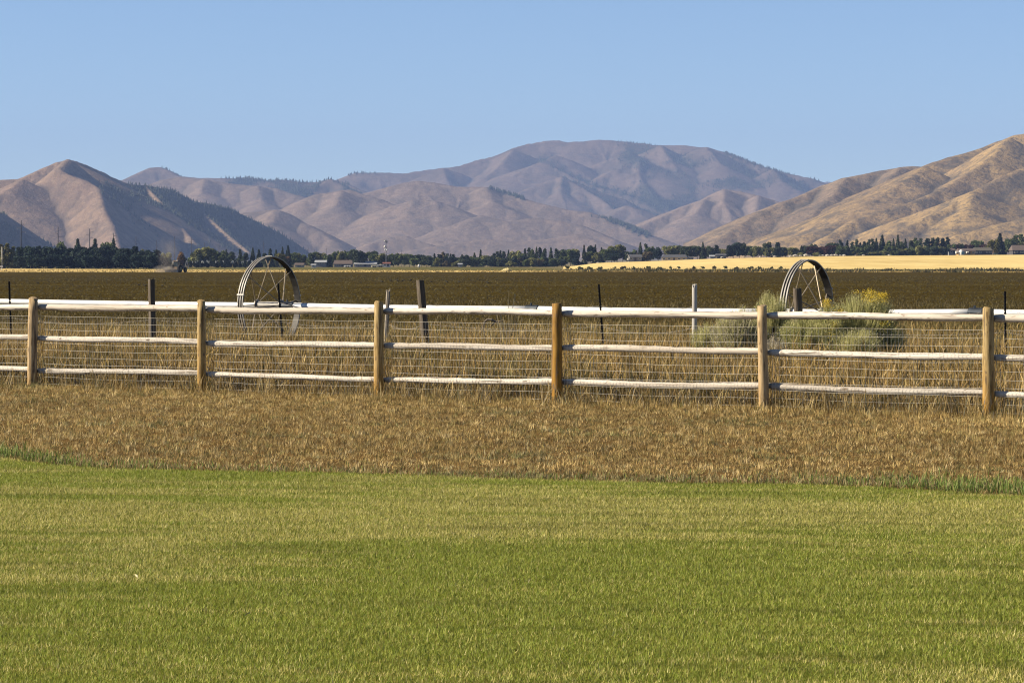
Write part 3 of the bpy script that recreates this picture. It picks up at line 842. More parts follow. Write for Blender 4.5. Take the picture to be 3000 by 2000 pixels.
# px top, py top, px base, py base, radius, material, label
POSTS = [(-855, 860, -858, 1105, .066, m_post_amber, None), (-395, 866, -398, 1120, .066, m_post_tan, None), (97.5, 874, 92.5, 1137, .070, m_post_tan, None), (589.5, 881, 591, 1152, .061, m_post_amber, None),
         (1110, 886, 1109.5, 1169, .067, m_post_amber, "amber stained post, pale in the middle"), (1631.5, 889, 1632, 1179, .070, m_post_sap, "orange sap stained post with a long crack"),
         (2232, 896, 2240, 1192, .064, m_post_tan, None), (2895.5, 904, 2896, 1219, .069, m_post_amber, None), (3630, 914, 3634, 1245, .069, m_post_tan, None), (4440, 925, 4446, 1278, .068, m_post_tan, None)]
ppos = []
for i, (tx, ty, bx, by, r, m, lb) in enumerate(POSTS):
    Y = float(fence_Y(bx))
    top = at(tx, ty, Y); base = at(bx, by, Y); base.z = float(ground_z(bx, Y)) - .25
    rr = random.Random(i * 7 + 3)
    n = 9; mb = MB()
    pts = [base.lerp(top, k / (n - 1)) + Vector((rr.uniform(-.0015, .0015), rr.uniform(-.0015, .0015), 0)) for k in range(n)]
    rads = [r * (1.06 - .10 * k / (n - 1)) * rr.uniform(.985, 1.015) for k in range(n)]
    pts += [top + Vector((0, 0, .004))]; rads += [r * .80]
    ph = rr.uniform(0, 6)
    mb.tube([p - base for p in pts], rads, 18, wob=lambda a, b: 1 + .03 * math.sin(b * .7 + ph) + .015 * math.sin(b * 2.1 + a))
    o = mb.build("post", m, fence, True); o.location = base - FO
    if lb: o["label"] = lb
    ppos.append((base, top, r, Y))

RAILS = [  # bay: (left y, right y) for top, middle, bottom
    [(897, 899), (981.5, 986), (1073, 1078)], [(899, 901), (986, 989.5), (1078, 1082)], [(901.5, 904.8), (991.6, 1002.2), (1085.4, 1091.5)], [(908, 912.5), (1004.7, 1009.9), (1095.5, 1111.8)],
    [(911.4, 916.8), (1011.6, 1019.4), (1112.6, 1117)], [(918.4, 922.8), (1018.7, 1029.9), (1120, 1132)], [(924.2, 931.2), (1034.7, 1047.8), (1133, 1152.5)],
    [(933.7, 940), (1050, 1062), (1155, 1172)], [(940, 948), (1062, 1076), (1172, 1196)]]
for b in range(9):
    pa, pb = ppos[b], ppos[b + 1]
    bxa, bxb = POSTS[b], POSTS[b + 1]
    for j in range(3):
        rr = random.Random(b * 10 + j)
        ya, yb = RAILS[b][j]
        xa = bxa[0] + (bxa[2] - bxa[0]) * (ya - bxa[1]) / (bxa[3] - bxa[1]); xb = bxb[0] + (bxb[2] - bxb[0]) * (yb - bxb[1]) / (bxb[3] - bxb[1])
        A = at(xa, ya, pa[3]); B = at(xb, yb, pb[3])
        r = [.046, .0435, .041][j] * rr.uniform(.96, 1.04)
        off = fback * (.066 + r * 1.0)
        A += off; B += off
        L = (B - A).length; d = (B - A).normalized()
        A2 = A + d * (.012); B2 = B - d * (.012)
        n = 40; pts = []; rads = []
        bow = rr.uniform(-.012, .012)
        for k in range(n):
            t = k / (n - 1)
            p = A2.lerp(B2, t); p.z += bow * math.sin(math.pi * t) + .006 * math.sin(t * 7 + b + j) + rr.uniform(-.002, .002)
            pts.append(p); rads.append(r * (1 + .05 * math.sin(t * 11 + b * 2 + j)) * (rr.uniform(1.02, 1.09) if rr.random() < .15 else rr.uniform(.95, 1.03)) * (.80 if k in (0, n - 1) else 1))
        mb = MB()
        O = (A2 + B2) / 2
        flat = (j == 0)
        # local frame along the rail so that the grain runs lengthwise
        rotq = d.to_track_quat('X', 'Z')
        loc = [rotq.inverted() @ (p - O) for p in pts]
        mb.tube(loc, rads, 16, wob=(lambda a, c: 1 + .045 * math.sin(c * 1.3 + a * .5) - (.10 if c % 4 == 2 else 0)) if flat else (lambda a, c: 1 + .025 * math.sin(c * 1.9 + a * .4)))
        o = mb.build("rail", m_rail_w if j == 2 and b in (2, 6) else m_rail, fence, True)
        o.rotation_mode = 'QUATERNION'; o.rotation_quaternion = rotq; o.location = O - FO
    # welded wire mesh of the bay, stapled to the back posts' front side
    A = pa[0].copy(); A.z = float(ground_z(1500, pa[3])); B = pb[0].copy(); B.z = A.z
    off = fback * .062
    mb = MB()
    ztop = lambda t: (pa[1].z + (pb[1].z - pa[1].z) * t) - .21
    hr = [0.045 + .1015 * k for k in range(11)]
    rr = random.Random(b + 90)
    for k, hgt in enumerate(hr):
        pts = []
        for s in range(9):
            t = s / 8
            p = A.lerp(B, t) + off; p.z += hgt + .004 * math.sin(t * 9 + k) + .003 * rr.uniform(-1, 1) - .012 * math.sin(math.pi * t)
            pts.append(p - FO)
        mb.tube(pts, .0017, 3, cap=False)
    nv = int((B - A).length / .0508)
    for k in range(nv):
        p = A.lerp(B, (k + .5) / nv) + off - FO
        mb.tube([p + Vector((0, 0, .03)), p + Vector((rr.uniform(-.004, .004), 0, hr[-1] - .01))], .0013, 3, cap=False)
    mb.build("wire_mesh", m_wire, fence)

# ---------------------------------------------------------------- old wire fence behind
m_tpost = mat_plain("rusty_steel_post", (.022, .018, .016), .7, .3, .3, 6)
m_grey = mat_wood("grey_old_wood", [(.2, (.10, .082, .063)), (.5, (.27, .232, .185)), (.75, (.47, .41, .34))], (20, 20, 1.2), .9, False)
m_pale = mat_wood("bleached_wood", [(.2, (.30, .28, .25)), (.5, (.52, .49, .45)), (.75, (.72, .69, .64))], (26, 26, 1.0), .9, False)
m_dark = mat_wood("dark_old_wood", [(.2, (.035, .027, .019)), (.5, (.095, .074, .053)), (.8, (.24, .195, .15))], (20, 20, 1.2), .9, False)
def wire_Y(px): return 52.5 / (1 + .65 * (np.asarray(px, float) - 1500) / F)
wf = thing("wire_fence", "old barbed wire fence on mixed grey wood and thin dark steel posts before the field", "fence", on_ground(1500, 52.5))
WO = wf.location.copy()
OLD = [(25, 824, 31, 980, 4.6, 's'), (443.5, 817, 447, 985, 17, 'd'), (813, 829, 825, 985, 4.6, 's'), (1138, 847, 1131, 1000, 12, 'g'), (1231, 820.5, 1246, 990, 20, 'd'),
       (1752, 832.5, 1764, 990, 5.5, 's'), (2035, 832.5, 2035, 980, 14, 'p'), (2335.5, 844, 2343, 990, 22, 'k'), (2264, 960, 2265, 1015, 4.5, 's'), (2942, 853, 2944, 1005, 5, 's'),
       (-420, 815, -415, 980, 17, 'd'), (3420, 860, 3424, 1010, 18, 'd')]
wp = []
for i, (tx, ty, bx, by, wpx, kind) in enumerate(OLD):
    Y = float(wire_Y(bx))
    if kind == 'k': Y = 49.5
    top = at(tx, ty, Y); base = at(bx, by, Y)
    dirv = (top - base).normalized()
    g = float(ground_z(bx, Y)); base = base + dirv * ((g - .2 - base.z) / dirv.z)
    w = wpx / F * Y; rr = random.Random(i)
    if kind == 's':
        mb = MB()
        M = Matrix.Translation((0, 0, 0)) @ (top - base).to_track_quat('Z', 'Y').to_matrix().to_4x4()
        L = (top - base).length
        for (cx, cy, sx, sy) in ((0, 0, w, .006), (0, .014, .006, .028)):
            mb.box(None, (sx, sy, L), m=M @ Matrix.Translation((cx, cy, L / 2)))
        for k in range(int(L / .055)):
            mb.box(None, (w * .5, .008, .018), m=M @ Matrix.Translation((0, -.005, .03 + k * .055)))
        o = mb.build("steel_post", m_tpost, wf)
    else:
        mb = MB(); n = 8
        L = (top - base).length
        pts = [base.lerp(top, k / (n - 1)) - base for k in range(n)]
        asp = {'d': 1.0, 'g': .6, 'p': .6, 'k': 1.0}[kind]
        vs = []; fs = []; N = 16
        ph = [rr.uniform(.93, 1.05) if kind in 'dk' else rr.uniform(.82, 1.12) for _ in range(N)]
        for k, p in enumerate(pts):
            for q in range(N):
                a = 2 * math.pi * q / N + .2 + (.38 if kind in 'dk' else 0)
                aa = a - .38; sq = 1 / max(abs(math.cos(aa)), abs(math.sin(aa))) if kind in 'dk' else 1
                rad = w / 2 * ph[q] * min(sq, 1.33) * rr.uniform(.98, 1.02) * (1.08 - .08 * k / n)
                dz = rr.uniform(-.07, .02) if (k == n - 1 and kind in 'pg') else (rr.uniform(-.012, .008) if k == n - 1 else 0)
                vs.append(p + Vector((math.cos(a) * rad, math.sin(a) * rad * asp, dz)))
        for k in range(n - 1):
            for q in range(N): fs.append((k*N+q, k*N+(q+1) % N, (k+1)*N+(q+1) % N, (k+1)*N+q))
        vs.append(pts[-1] + Vector((0, 0, -.02)))
        for q in range(N): fs.append(((n-1)*N+q, (n-1)*N+(q+1) % N, len(vs) - 1))
        mb.add(vs, fs)
        o = mb.build("wooden_post", {'d': m_dark, 'g': m_grey, 'p': m_pale, 'k': m_dark}[kind], wf)
        o["label"] = {'d': "dark grey square wooden post", 'g': "thin weathered grey stake", 'p': "bleached splintered stake", 'k': "short dark stump post among the bushes"}[kind]
    o.location = base - WO
    if i != 8: wp.append((tx, top, base, (top - base).normalized()))
wp.sort(key=lambda t: t[0])
for lev, hgt in enumerate((1.14, .80, .46)):
    for a, b in zip(wp[:-1], wp[1:]):
        def pt(q): return q[2] + q[3] * ((hgt + .2) / q[3].z)
        A, B = pt(a), pt(b); mb = MB(); rr = random.Random(int(a[0]) + lev)
        sag = rr.uniform(.03, .11) + (.05 if lev == 0 else 0)
        pts = []
        for k in range(13):
            t = k / 12; p = A.lerp(B, t); p.z -= sag * 4 * t * (1 - t); pts.append(p - WO)
        mb.tube(pts, .0024, 3, cap=False)
        for k in range(1, 24):                                 # barbs
            t = k / 24; p = A.lerp(B, t); p.z -= sag * 4 * t * (1 - t); p = p - WO
            mb.tube([p + Vector((-.012, 0, -.012)), p + Vector((.012, 0, .012))], .0018, 3, cap=False)
        mb.build("barbed_wire", m_old_wire, wf)

# ---------------------------------------------------------------- irrigation wheel line
m_alu = mat_plain("irrigation_aluminium", (.74, .74, .73), .38, .15, .10, 4, .5)
m_rib = mat_plain("galvanised_rib", (.33, .31, .285), .55, .1, .25, 8, .5)
m_band = mat_plain("dark_band", (.045, .042, .04), .6, .4, .4, 8)
m_spoke = mat_plain("spoke_steel", (.34, .28, .20), .5, .4, .3, 10)
m_coup = mat_plain("coupler_steel", (.06, .07, .085), .4, .6, .3, 8)
wl = thing("irrigation_wheel_line", "long silver irrigation pipe on two tall spoked steel wheels behind the rail fence", "irrigation line", on_ground(1500, 59))
LO = wl.location.copy()
def pipe_pt(px, dip=0):
    b = 139.5 + .0107 * px
    Y = F * 1.007 / b
    p = at(px, HOR + b, Y); p.z -= dip
    return p
a0, a1 = pipe_pt(-700), pipe_pt(3800)
pdir = (a1 - a0); pdir.z = 0; pdir.normalize()
pperp = Vector((-pdir.y, pdir.x, 0))
def along(px): return (pipe_pt(px) - a0).dot(pdir)
JOINTS = [-700, -150, 845, 1560, 2250, 2860, 3800]
dips = {-700: 0, -150: -.02, 845: .015, 1560: .03, 2250: .03, 2860: .0, 3800: 0}
for ja, jb in zip(JOINTS[:-1], JOINTS[1:]):
    A = pipe_pt(ja, dips[ja]) - LO; B = pipe_pt(jb, dips[jb]) - LO
    mb = MB(); mb.tube([A.lerp(B, k / 8) - Vector((0, 0, .012 * math.sin(math.pi * k / 8))) for k in range(9)], .062, 18)
    mb.build("pipe", m_alu, wl, True)
    if jb < 3500:
        c = B; mb = MB()
        mb.tube([c - pdir * .14, c - pdir * .13, c + pdir * .13, c + pdir * .14], [.064, .078, .078, .064], 16)
        mb.tube([c - pdir * .03 + Vector((0, 0, .06)), c - pdir * .03 + Vector((0, 0, .12))], [.022, .018], 8)
        mb.build("coupling", m_coup, wl)

def make_wheel(px, cz, RAD, spin):
    C = pipe_pt(px) - LO; C.z = cz - LO.z
    # hub: short sleeve with two flanges
    mb = MB()
    mb.tube([C - pdir * .31, C + pdir * .31], .068, 16)
    for s in (-1, 1):
        mb.tube([C + pdir * (.30 * s - .012), C + pdir * (.30 * s + .012)], .105, 16)
        mb.box(C + pdir * .30 * s + Vector((0, 0, .09)), (.03, .06, .05))
    w = thing("wheel", None, None, (0, 0, 0)); w.parent = wl
    mb.build("hub", m_rib, w)
    W = .112; N = 64
    # rim: thin rolled band between three raised hoops
    def ring(y0, y1, r0, r1):
        vs = []; fs = []
        for k in range(N):
            t = 2 * math.pi * k / N
            e = pperp * math.cos(t) + Vector((0, 0, 1)) * math.sin(t)
            for (yy, rr) in ((y0, r0), (y1, r0), (y1, r1), (y0, r1)):
                vs.append(C + pdir * yy + e * rr)
        for k in range(N):
            q = ((k + 1) % N)
            for c in range(4): fs.append((k*4+c, q*4+c, q*4+(c+1) % 4, k*4+(c+1) % 4))
        m2 = MB(); m2.add(vs, fs); return m2
    ring(-W / 2 - .011, W / 2 + .011, RAD - .014, RAD - .004).build("rim_band", m_band, w)
    for yy in (-W / 2, 0, W / 2):
        ring(yy - .010, yy + .010, RAD - .006, RAD + .014).build("rim_hoop", m_rib, w)
    for t in (math.pi * .93 + spin, math.pi * .5 + spin * .4, math.pi * .06 + spin):     # bolted joints and one lug
        e = pperp * -math.cos(t) * -1 + Vector((0, 0, 1)) * math.sin(t)
        p = C + e * (RAD + .008)
        M = Matrix.Translation(p) @ Matrix((tuple(pdir) + (0,), tuple(e.cross(pdir)) + (0,), tuple(e) + (0,), (0, 0, 0, 1))).transposed()
        mb = MB(); mb.box(None, (W + .05, .035, .035), m=M)
        mb.build("rim_clamp", m_rib, w)
    for k in range(8):
        t = 2 * math.pi * k / 8 + math.pi / 2 + .04 + spin
        e = pperp * math.cos(t) + Vector((0, 0, 1)) * math.sin(t)
        for s in (-1, 1):
            hb = C + pdir * (.30 * s) + e * .07
            rm = C - pdir * (.045 * s) + (pperp * math.cos(t + .04 * s) + Vector((0, 0, 1)) * math.sin(t + .04 * s)) * (RAD - .012)
            mb = MB(); mb.tube([hb, rm], .0115, 6); mb.build("spoke", m_spoke, w)
    return w
make_wheel(789, pipe_pt(789).z, .955, 0.0)
make_wheel(2364, pipe_pt(2364).z - .045, .945, .28)

# ---------------------------------------------------------------- a few fallen leaves on the lawn
m_leaflet = mat_plain("dry_leaf", (.55, .47, .28), .8, 0, .15, 20)
mb = MB(); mb.add([(0, 0, 0), (.028, .006, .012), (.058, .004, .010), (.088, 0, .022), (.055, -.016, .020), (.026, -.014, .018)], [(0, 1, 5), (1, 2, 4, 5), (2, 3, 4)])
lf0 = mb.build("dry_leaf", m_leaflet)
for i, (px, py) in enumerate([(450, 1605), (402, 1708), (713, 1822), (1548, 1722), (2410, 1632), (2660, 1636)]):
    o = lf0 if i == 0 else lf0.copy()
    if i: COL.objects.link(o)
    o.location = on_ground(px, F * EYE / (py - HOR), .026); o.rotation_euler = (random.uniform(-.5, .5), random.uniform(-.9, .1), random.uniform(0, 6)); o.scale = (.5, .5, .5)
    tag(o, "small pale curled dry leaf fallen on the mown green lawn", "leaf", "fallen leaves on the lawn")

# ---------------------------------------------------------------- branch on the grass
m_branch = mat_plain("dead_branch", (.20, .16, .12), .8, 0, .4, 10)
bp = at(1440, 932, 56)
mb = MB()
pts = [Vector((-.17, 0, -.02)), Vector((-.10, .02, .035)), Vector((0, 0, .03)), Vector((.10, .01, -.02)), Vector((.22, 0, -.01)), Vector((.30, .02, .03))]
mb.tube(pts, [.02, .028, .03, .026, .02, .008], 7)
mb.tube([Vector((-.17, 0, -.02)), Vector((-.2, .02, -.12)), Vector((-.15, .02, -.75))], [.02, .014, .004], 6)
mb.tube([Vector((.08, 0, -.01)), Vector((.02, .03, -.10)), Vector((-.06, .03, -.16))], [.018, .014, .005], 6)
o = mb.build("dead_branch", m_branch); o.location = bp - Vector((0, 0, .05)); o.scale = (.75, .75, .75)
tag(o, "crooked grey dead branch lying on top of the dry grass behind the rail fence", "branch")

# ---------------------------------------------------------------- rabbitbrush
m_brush = mat_blades("rabbitbrush_stems", .4)
m_flower = mat_blades("rabbitbrush_flowers", .2)
def shrub(label, px, Y, wpx, top, cols, n, flowers=0, seed=0, dense=1.0, group="bushes behind the rail fence", patches=None):
    rr = np.random.default_rng(seed)
    base = on_ground(px, Y); n = int(n * 1.9)
    H = at(px, top, Y).z - base.z; Rw = wpx / 2 / F * Y
    root = thing("flowering_bush" if flowers else "grey_bush", label, "bush", base, group=group)
    # stems fan out of the crown in clumps
    m = 26; cphi = rr.uniform(0, 2 * np.pi, m); crad = np.sqrt(rr.uniform(0.02, 1, m)); ch = rr.uniform(.72, 1.0, m)
    ci = rr.integers(0, m, n)
    phi = cphi[ci] + rr.normal(0, .28, n); rad = np.clip(crad[ci] + rr.normal(0, .13, n), 0, 1.08)
    n_ = n; L = H * (.84 + .16 * (ch[ci] - .72) / .28) * np.sqrt(np.maximum(.12, 1 - .36 * rad ** 2)) * np.minimum(rr.uniform(.62, 1.18, n), 1.02)
    tip = np.stack([Rw * rad * np.cos(phi), Rw * rad * np.sin(phi), L], 1)
    t0 = rr.uniform(.05, .72, n)
    b = tip * (t0 ** 1.0)[:, None] * np.array([.72, .72, 1.0])
    d = tip - b
    w = rr.uniform(.006, .011, n)
    f = rr.uniform(0, np.pi, n)
    side = np.stack([np.cos(f), np.sin(f), np.zeros(n)], 1) * (w / 2)[:, None]
    mid = b + d * .6 + rr.normal(0, .015, (n, 3))
    V = np.stack([b - side * .6, b + side * .6, mid + side, mid - side, tip + rr.normal(0, .012, (n, 3))], 1)
    i5 = (np.arange(n) * 5)[:, None]
    Fs = np.concatenate([np.concatenate([i5, i5 + 1, i5 + 2], 1), np.concatenate([i5, i5 + 2, i5 + 3], 1), np.concatenate([i5 + 3, i5 + 2, i5 + 4], 1)], 0)
    pal = np.array(cols); c = pal[rr.integers(0, len(pal), n)] * rr.uniform(.75, 1.25, (n, 1))
    np_mesh("stems", V.reshape(-1, 3), Fs, m_brush, np.repeat(c, 5, 0), root)
    # narrow leaves along the stems
    nl = int(n * 3 * dense); si = rr.integers(0, n, nl); t = rr.uniform(.1, 1, nl)[:, None]
    p = b[si] + d[si] * t + rr.normal(0, .01, (nl, 3)); ln = rr.uniform(.02, .05, nl)[:, None]
    dirs = rr.normal(0, 1, (nl, 3)); dirs[:, 2] = np.abs(dirs[:, 2]) + .5; dirs /= np.linalg.norm(dirs, axis=1)[:, None]
    sd = np.cross(dirs, rr.normal(0, 1, (nl, 3))); sd /= np.linalg.norm(sd, axis=1)[:, None]
    V = np.stack([p - sd * .004, p + sd * .004, p + dirs * ln], 1)
    np_mesh("leaves", V.reshape(-1, 3), np.arange(nl * 3).reshape(-1, 3), m_brush, np.repeat(pal[rr.integers(0, len(pal), nl)] * rr.uniform(.8, 1.25, (nl, 1)), 3, 0), root)
    if flowers:
        # bloom heads only on some clumps
        pt = tip.copy()
        if patches:
            cpx = 1500 + F * (base.x + tip[:, 0]) / (base.y + tip[:, 1]); cpy = HOR - F * (base.z + tip[:, 2] - EYE) / (base.y + tip[:, 1])
            score = np.zeros(n)
            for (qx, qy, qr) in patches: score = np.maximum(score, np.exp(-((cpx - qx) ** 2 + (cpy - qy) ** 2) / qr ** 2))
            score *= (tip[:, 1] < Rw * .35)
            idx = np.argsort(-score + rr.uniform(0, .5, n))[:flowers]
        else: idx = rr.choice(n, flowers)
        nf = 9
        P = np.repeat(pt[idx], nf, 0) + rr.normal(0, 1, (len(idx) * nf, 3)) * np.array([.030, .030, .018])
        q = rr.normal(0, 1, (len(P), 3)); q /= np.linalg.norm(q, axis=1)[:, None]; s2 = np.cross(q, rr.normal(0, 1, q.shape)); s2 /= np.linalg.norm(s2, axis=1)[:, None]
        V = np.stack([P - s2 * .006, P + s2 * .006, P + q * .014], 1)
        cf = np.array([(.62, .42, .02), (.72, .52, .04), (.5, .38, .05)])[rr.integers(0, 3, len(P))]
        fh = np_mesh("flower_heads", V.reshape(-1, 3), np.arange(len(P) * 3).reshape(-1, 3), m_flower, np.repeat(cf, 3, 0), root); fh['kind'] = 'stuff'
    return root
GG = [(.52, .50, .21), (.62, .58, .27), (.42, .41, .16), (.72, .66, .35)]
GD = [(.44, .44, .17), (.53, .51, .22), (.36, .36, .13), (.62, .57, .30)]
GL = [(.56, .50, .37), (.66, .59, .45), (.46, .41, .29)]
shrub("tall pale straw grey bush left of the right irrigation wheel", 2262, 50.5, 120, 846, GG, 1500, 0, 1)
shrub("low grey bush behind the fence bay left of the tan post below the wheel", 2160, 50.0, 170, 893, GL + GG, 1500, 0, 2)
shrub("small wispy bush standing just beside the bleached splintered stake", 2065, 50.5, 90, 940, GG, 600, 0, 3)
shrub("wide green grey rabbitbrush with yellow blooms right of the irrigation wheel", 2518, 49.6, 235, 846, GG + GD, 2300, 300, 4, patches=[(2545, 866, 34), (2580, 874, 26), (2510, 852, 10), (2525, 975, 22), (2475, 1000, 20), (2592, 955, 26), (2500, 985, 16)])
shrub("lower rabbitbrush crowned with bright yellow blooms in front of the right wheel rim", 2425, 49.2, 120, 884, GD + GG, 1500, 180, 5, patches=[(2425, 888, 32), (2460, 912, 14), (2440, 955, 26), (2432, 985, 16), (2480, 990, 16)])
shrub("dull green grey bush filling the bay below the right irrigation wheel", 2350, 49.3, 150, 915, GD, 1700, 0, 6)
shrub("low silvery bush at the foot of the tan post below the wheel", 2262, 48.6, 110, 985, GL, 900, 0, 7)
shrub("sparse leafy bush at the right end of the rabbitbrush clump", 2600, 49.4, 130, 925, GD, 520, 20, 8, patches=[(2600, 955, 22)])
shrub("pale feathery low bush in front of the yellow flowered rabbitbrush", 2490, 48.9, 200, 950, GG, 900, 0, 9)
# a tuft of tall pale stalks behind the third bay
rr0 = random.Random(5); mb = MB()
for k in range(46):
    x0, y0 = rr0.gauss(0, .05), rr0.gauss(0, .05); hh = rr0.uniform(.45, 1.0) * (1.45 if k < 7 else 1); lx, ly = rr0.gauss(0, .13), rr0.gauss(0, .1)
    mb.tube([(x0, y0, 0), (x0 + lx * .4, y0 + ly * .4, hh * .55), (x0 + lx, y0 + ly, hh)], [.004, .0035, .006], 3, cap=False)
o = mb.build("grass_tussock", mat_plain("pale_stalks", (.46, .37, .20), .8, 0, .2, 6)); o.location = on_ground(1487, 55)
tag(o, "tall thin pale grass tussock behind the middle bay of the rail fence", "grass tuft")

# ---------------------------------------------------------------- crows on the plowed soil
m_crow = mat_plain("crow_black", (.012, .011, .012), .5, 0, .2, 10)
def crow_mesh():
    mb = MB()
    mb.tube([(-.30, 0, .10), (-.22, 0, .115), (-.12, 0, .15), (0, 0, .185), (.10, 0, .215), (.16, 0, .245), (.20, 0, .275), (.235, 0, .285), (.26, 0, .28), (.31, 0, .272)],
            [.012, .035, .06, .082, .075, .055, .042, .04, .022, .004], 8)
    mb.prism([(-.42, .075), (-.22, .10), (-.2, .125), (-.42, .09)], .09)
    for s in (-1, 1):
        mb.tube([(.02, .03 * s, .12), (.03, .035 * s, .06), (.01, .035 * s, 0), (.06, .04 * s, 0)], [.016, .007, .006, .005], 5)
        mb.prism([(-.28, .10), (.06, .15), (.08, .22), (-.08, .215)], .02, Matrix.Translation((0, .075 * s, 0)))
    return mb.build("crow", m_crow, None, True)
CROWS = [(111, 829, 0, "crow farthest left on the plowed soil, right of the leftmost thin steel post"),
    (407, 834, 2, "leftmost of three crows beside the dark wooden post near the left"), (425, 836, 0, "crow touching the left edge of the dark wooden post near the left"), (476, 836, 3, "crow just right of the dark wooden post near the left"),
    (1119, 825, 3, "crow above the thin grey stake, leftmost of its row"), (1145, 821, 0, "second crow from the left in the row above the grey stake"), (1164, 821, 3, "third crow from the left in the row above the grey stake"),
    (1178, 823, 1, "lower left crow of the close pair above the grey stake"), (1184, 820, 3, "upper right crow of the close pair above the grey stake"), (1203, 821, 2, "last crow before the leaning dark post, left side"),
    (1263, 825, 0, "crow right after the leaning dark post"), (1309, 825, 3, "second crow right of the leaning dark post"), (1346, 826, 3, "third crow right of the leaning dark post"), (1429, 827.5, 3, "lone crow left of the sap stained orange fence post"),
    (1678, 843, 3, "nearest crow, right of the sap stained orange fence post"), (1719, 838, 3, "crow just left of the thin steel post at the centre right"), (1883, 831.5, 3, "crow farthest right, between the steel post and the bleached stake")]
crow0 = crow_mesh()
for i, (px, py, fc, lb) in enumerate(CROWS):
    o = crow0 if i == 0 else crow0.copy()
    if i: COL.objects.link(o)
    Y = Y_for(px, py + 3); o.location = on_ground(px, Y, -.01)
    o.rotation_euler = (0, 0, [math.pi, .5, .1, math.pi - .3][fc]); s = 14.0 / F * Y / .72 * random.uniform(.85, 1.1); o.scale = (s, s, s)
    tag(o, lb, "bird", "crows on the plowed field")

# ---------------------------------------------------------------- far trees
def mat_tree(name):
    t = NT(name); t.set(.8, 0, .15)
    oi = t.n.new("ShaderNodeObjectInfo")
    c = t.attr("Col").outputs["Color"]
    col = t.mix(1.0, oi.outputs["Color"], c, 'MULTIPLY')
    col = t.base(col)
    tr = t.node("ShaderNodeBsdfTranslucent"); t.link(col, tr.inputs[0])
    mx = t.node("ShaderNodeMixShader"); mx.inputs[0].default_value = .2
    t.link(t.bsdf.outputs[0], mx.inputs[1]); t.link(tr.outputs[0], mx.inputs[2]); t.link(mx.outputs[0], t.out.inputs[0])
    return t.m
m_leaf = mat_tree("tree_leaves")
m_bark = mat_plain("bark", (.12, .09, .065), .9, 0, .3, 4)

def crown_mesh(kind, seed):
    """unit-height crown (height 1, radius given by the kind): many leaf clumps through the volume"""
    rr = np.random.default_rng(seed)
    P = []; 
    if kind == 'spruce':
        n = 1500
        tz = rr.uniform(0, 1, n) ** 1.25
        tier = np.floor(tz * 9) / 9
        rad = .26 * (1 - tz) ** .9 * (1.12 - .5 * (tz * 9 % 1)) * np.sqrt(rr.uniform(.15, 1, n))
        lop = 1 + .25 * np.sin(np.arange(n) * 0 + seed)
        ph = rr.uniform(0, 2 * np.pi, n)
        gap = vnoise(ph * 1.3, tz * 7, seed)
        keep = gap > .25
        P = np.stack([rad * np.cos(ph), rad * np.sin(ph), .06 + tz * .94 - rad * .25], 1)[keep]
        P[:, :2] += rr.normal(0, .012, (len(P), 2))
        s = .035 + .035 * (1 - P[:, 2])
        flat = .55
    else:
        if kind == 'round': lobes = [(rr.uniform(-.3, .3), rr.uniform(-.3, .3), rr.uniform(.32, .82), rr.uniform(.13, .25)) for _ in range(11)]
        elif kind == 'column': lobes = [(rr.uniform(-.07, .07), rr.uniform(-.07, .07), z, .13 * (1.15 - .55 * abs(z - .45) * 2) * rr.uniform(.8, 1.2)) for z in np.linspace(.12, .93, 8)]
        elif kind == 'pine': lobes = [(rr.uniform(-.17, .17) * (1.1 - z), rr.uniform(-.17, .17) * (1.1 - z), z, .20 * (1.15 - z * .85) * rr.uniform(.8, 1.15)) for z in np.linspace(.15, .95, 10)]
        else: lobes = [(rr.uniform(-.55, .55), rr.uniform(-.4, .4), rr.uniform(.3, .75), rr.uniform(.2, .34)) for _ in range(9)]   # low bush
        pts = []
        for (x, y, z, r) in lobes:
            n = int(150 * (r / .2) ** 2) + 40
            d = rr.normal(0, 1, (n, 3)); d /= np.linalg.norm(d, axis=1)[:, None]
            q = d * (r * rr.uniform(.45, 1.08, n) ** .7)[:, None]
            pts.append(q * np.array([1, 1, .9]) + np.array([x, y, z]))
        P = np.concatenate(pts); P = P[(P[:, 2] > .02)]
        P[:, 2] = np.minimum(P[:, 2], 1.0)
        s = np.full(len(P), .055 if kind in ('round', 'bush') else .042)
        flat = .9
    n = len(P)
    a = rr.normal(0, 1, (n, 3)); a[:, 2] *= flat; a /= np.linalg.norm(a, axis=1)[:, None]
    b = np.cross(a, rr.normal(0, 1, (n, 3))); b /= np.linalg.norm(b, axis=1)[:, None]
    s = (s * rr.uniform(.6, 1.3, n))[:, None]
    V = np.stack([P - a * s - b * s * .5, P + a * s * .9 - b * s * .6, P + b * s], 1).reshape(-1, 3)
    cl = .5 + 1.0 * vnoise(P[:, 0] * 8 + 3, P[:, 2] * 8 + P[:, 1] * 7, seed + 5)
    c = np.repeat((cl * rr.uniform(.75, 1.25, n))[:, None] * np.ones((1, 3)), 3, 0)
    o = np_mesh("crown", V, np.arange(len(V)).reshape(-1, 3), m_leaf, c)
    me = o.data; bpy.data.objects.remove(o)
    return me
def trunk_mesh(kind):
    mb = MB(); h = {'spruce': .9, 'pine': .8, 'column': .8, 'round': .55, 'bush': .4}[kind]
    mb.tube([(0, 0, -.06), (.004, 0, h * .4), (0, .004, h)], [.022, .016, .005], 7)
    for k in range(5):
        a = k * 1.3; z = h * (.35 + .1 * k)
        mb.tube([(0, 0, z), (math.cos(a) * .12, math.sin(a) * .12, z + .12)], [.010, .004], 5)
    o = mb.build("trunk", m_bark); me = o.data; bpy.data.objects.remove(o); return me
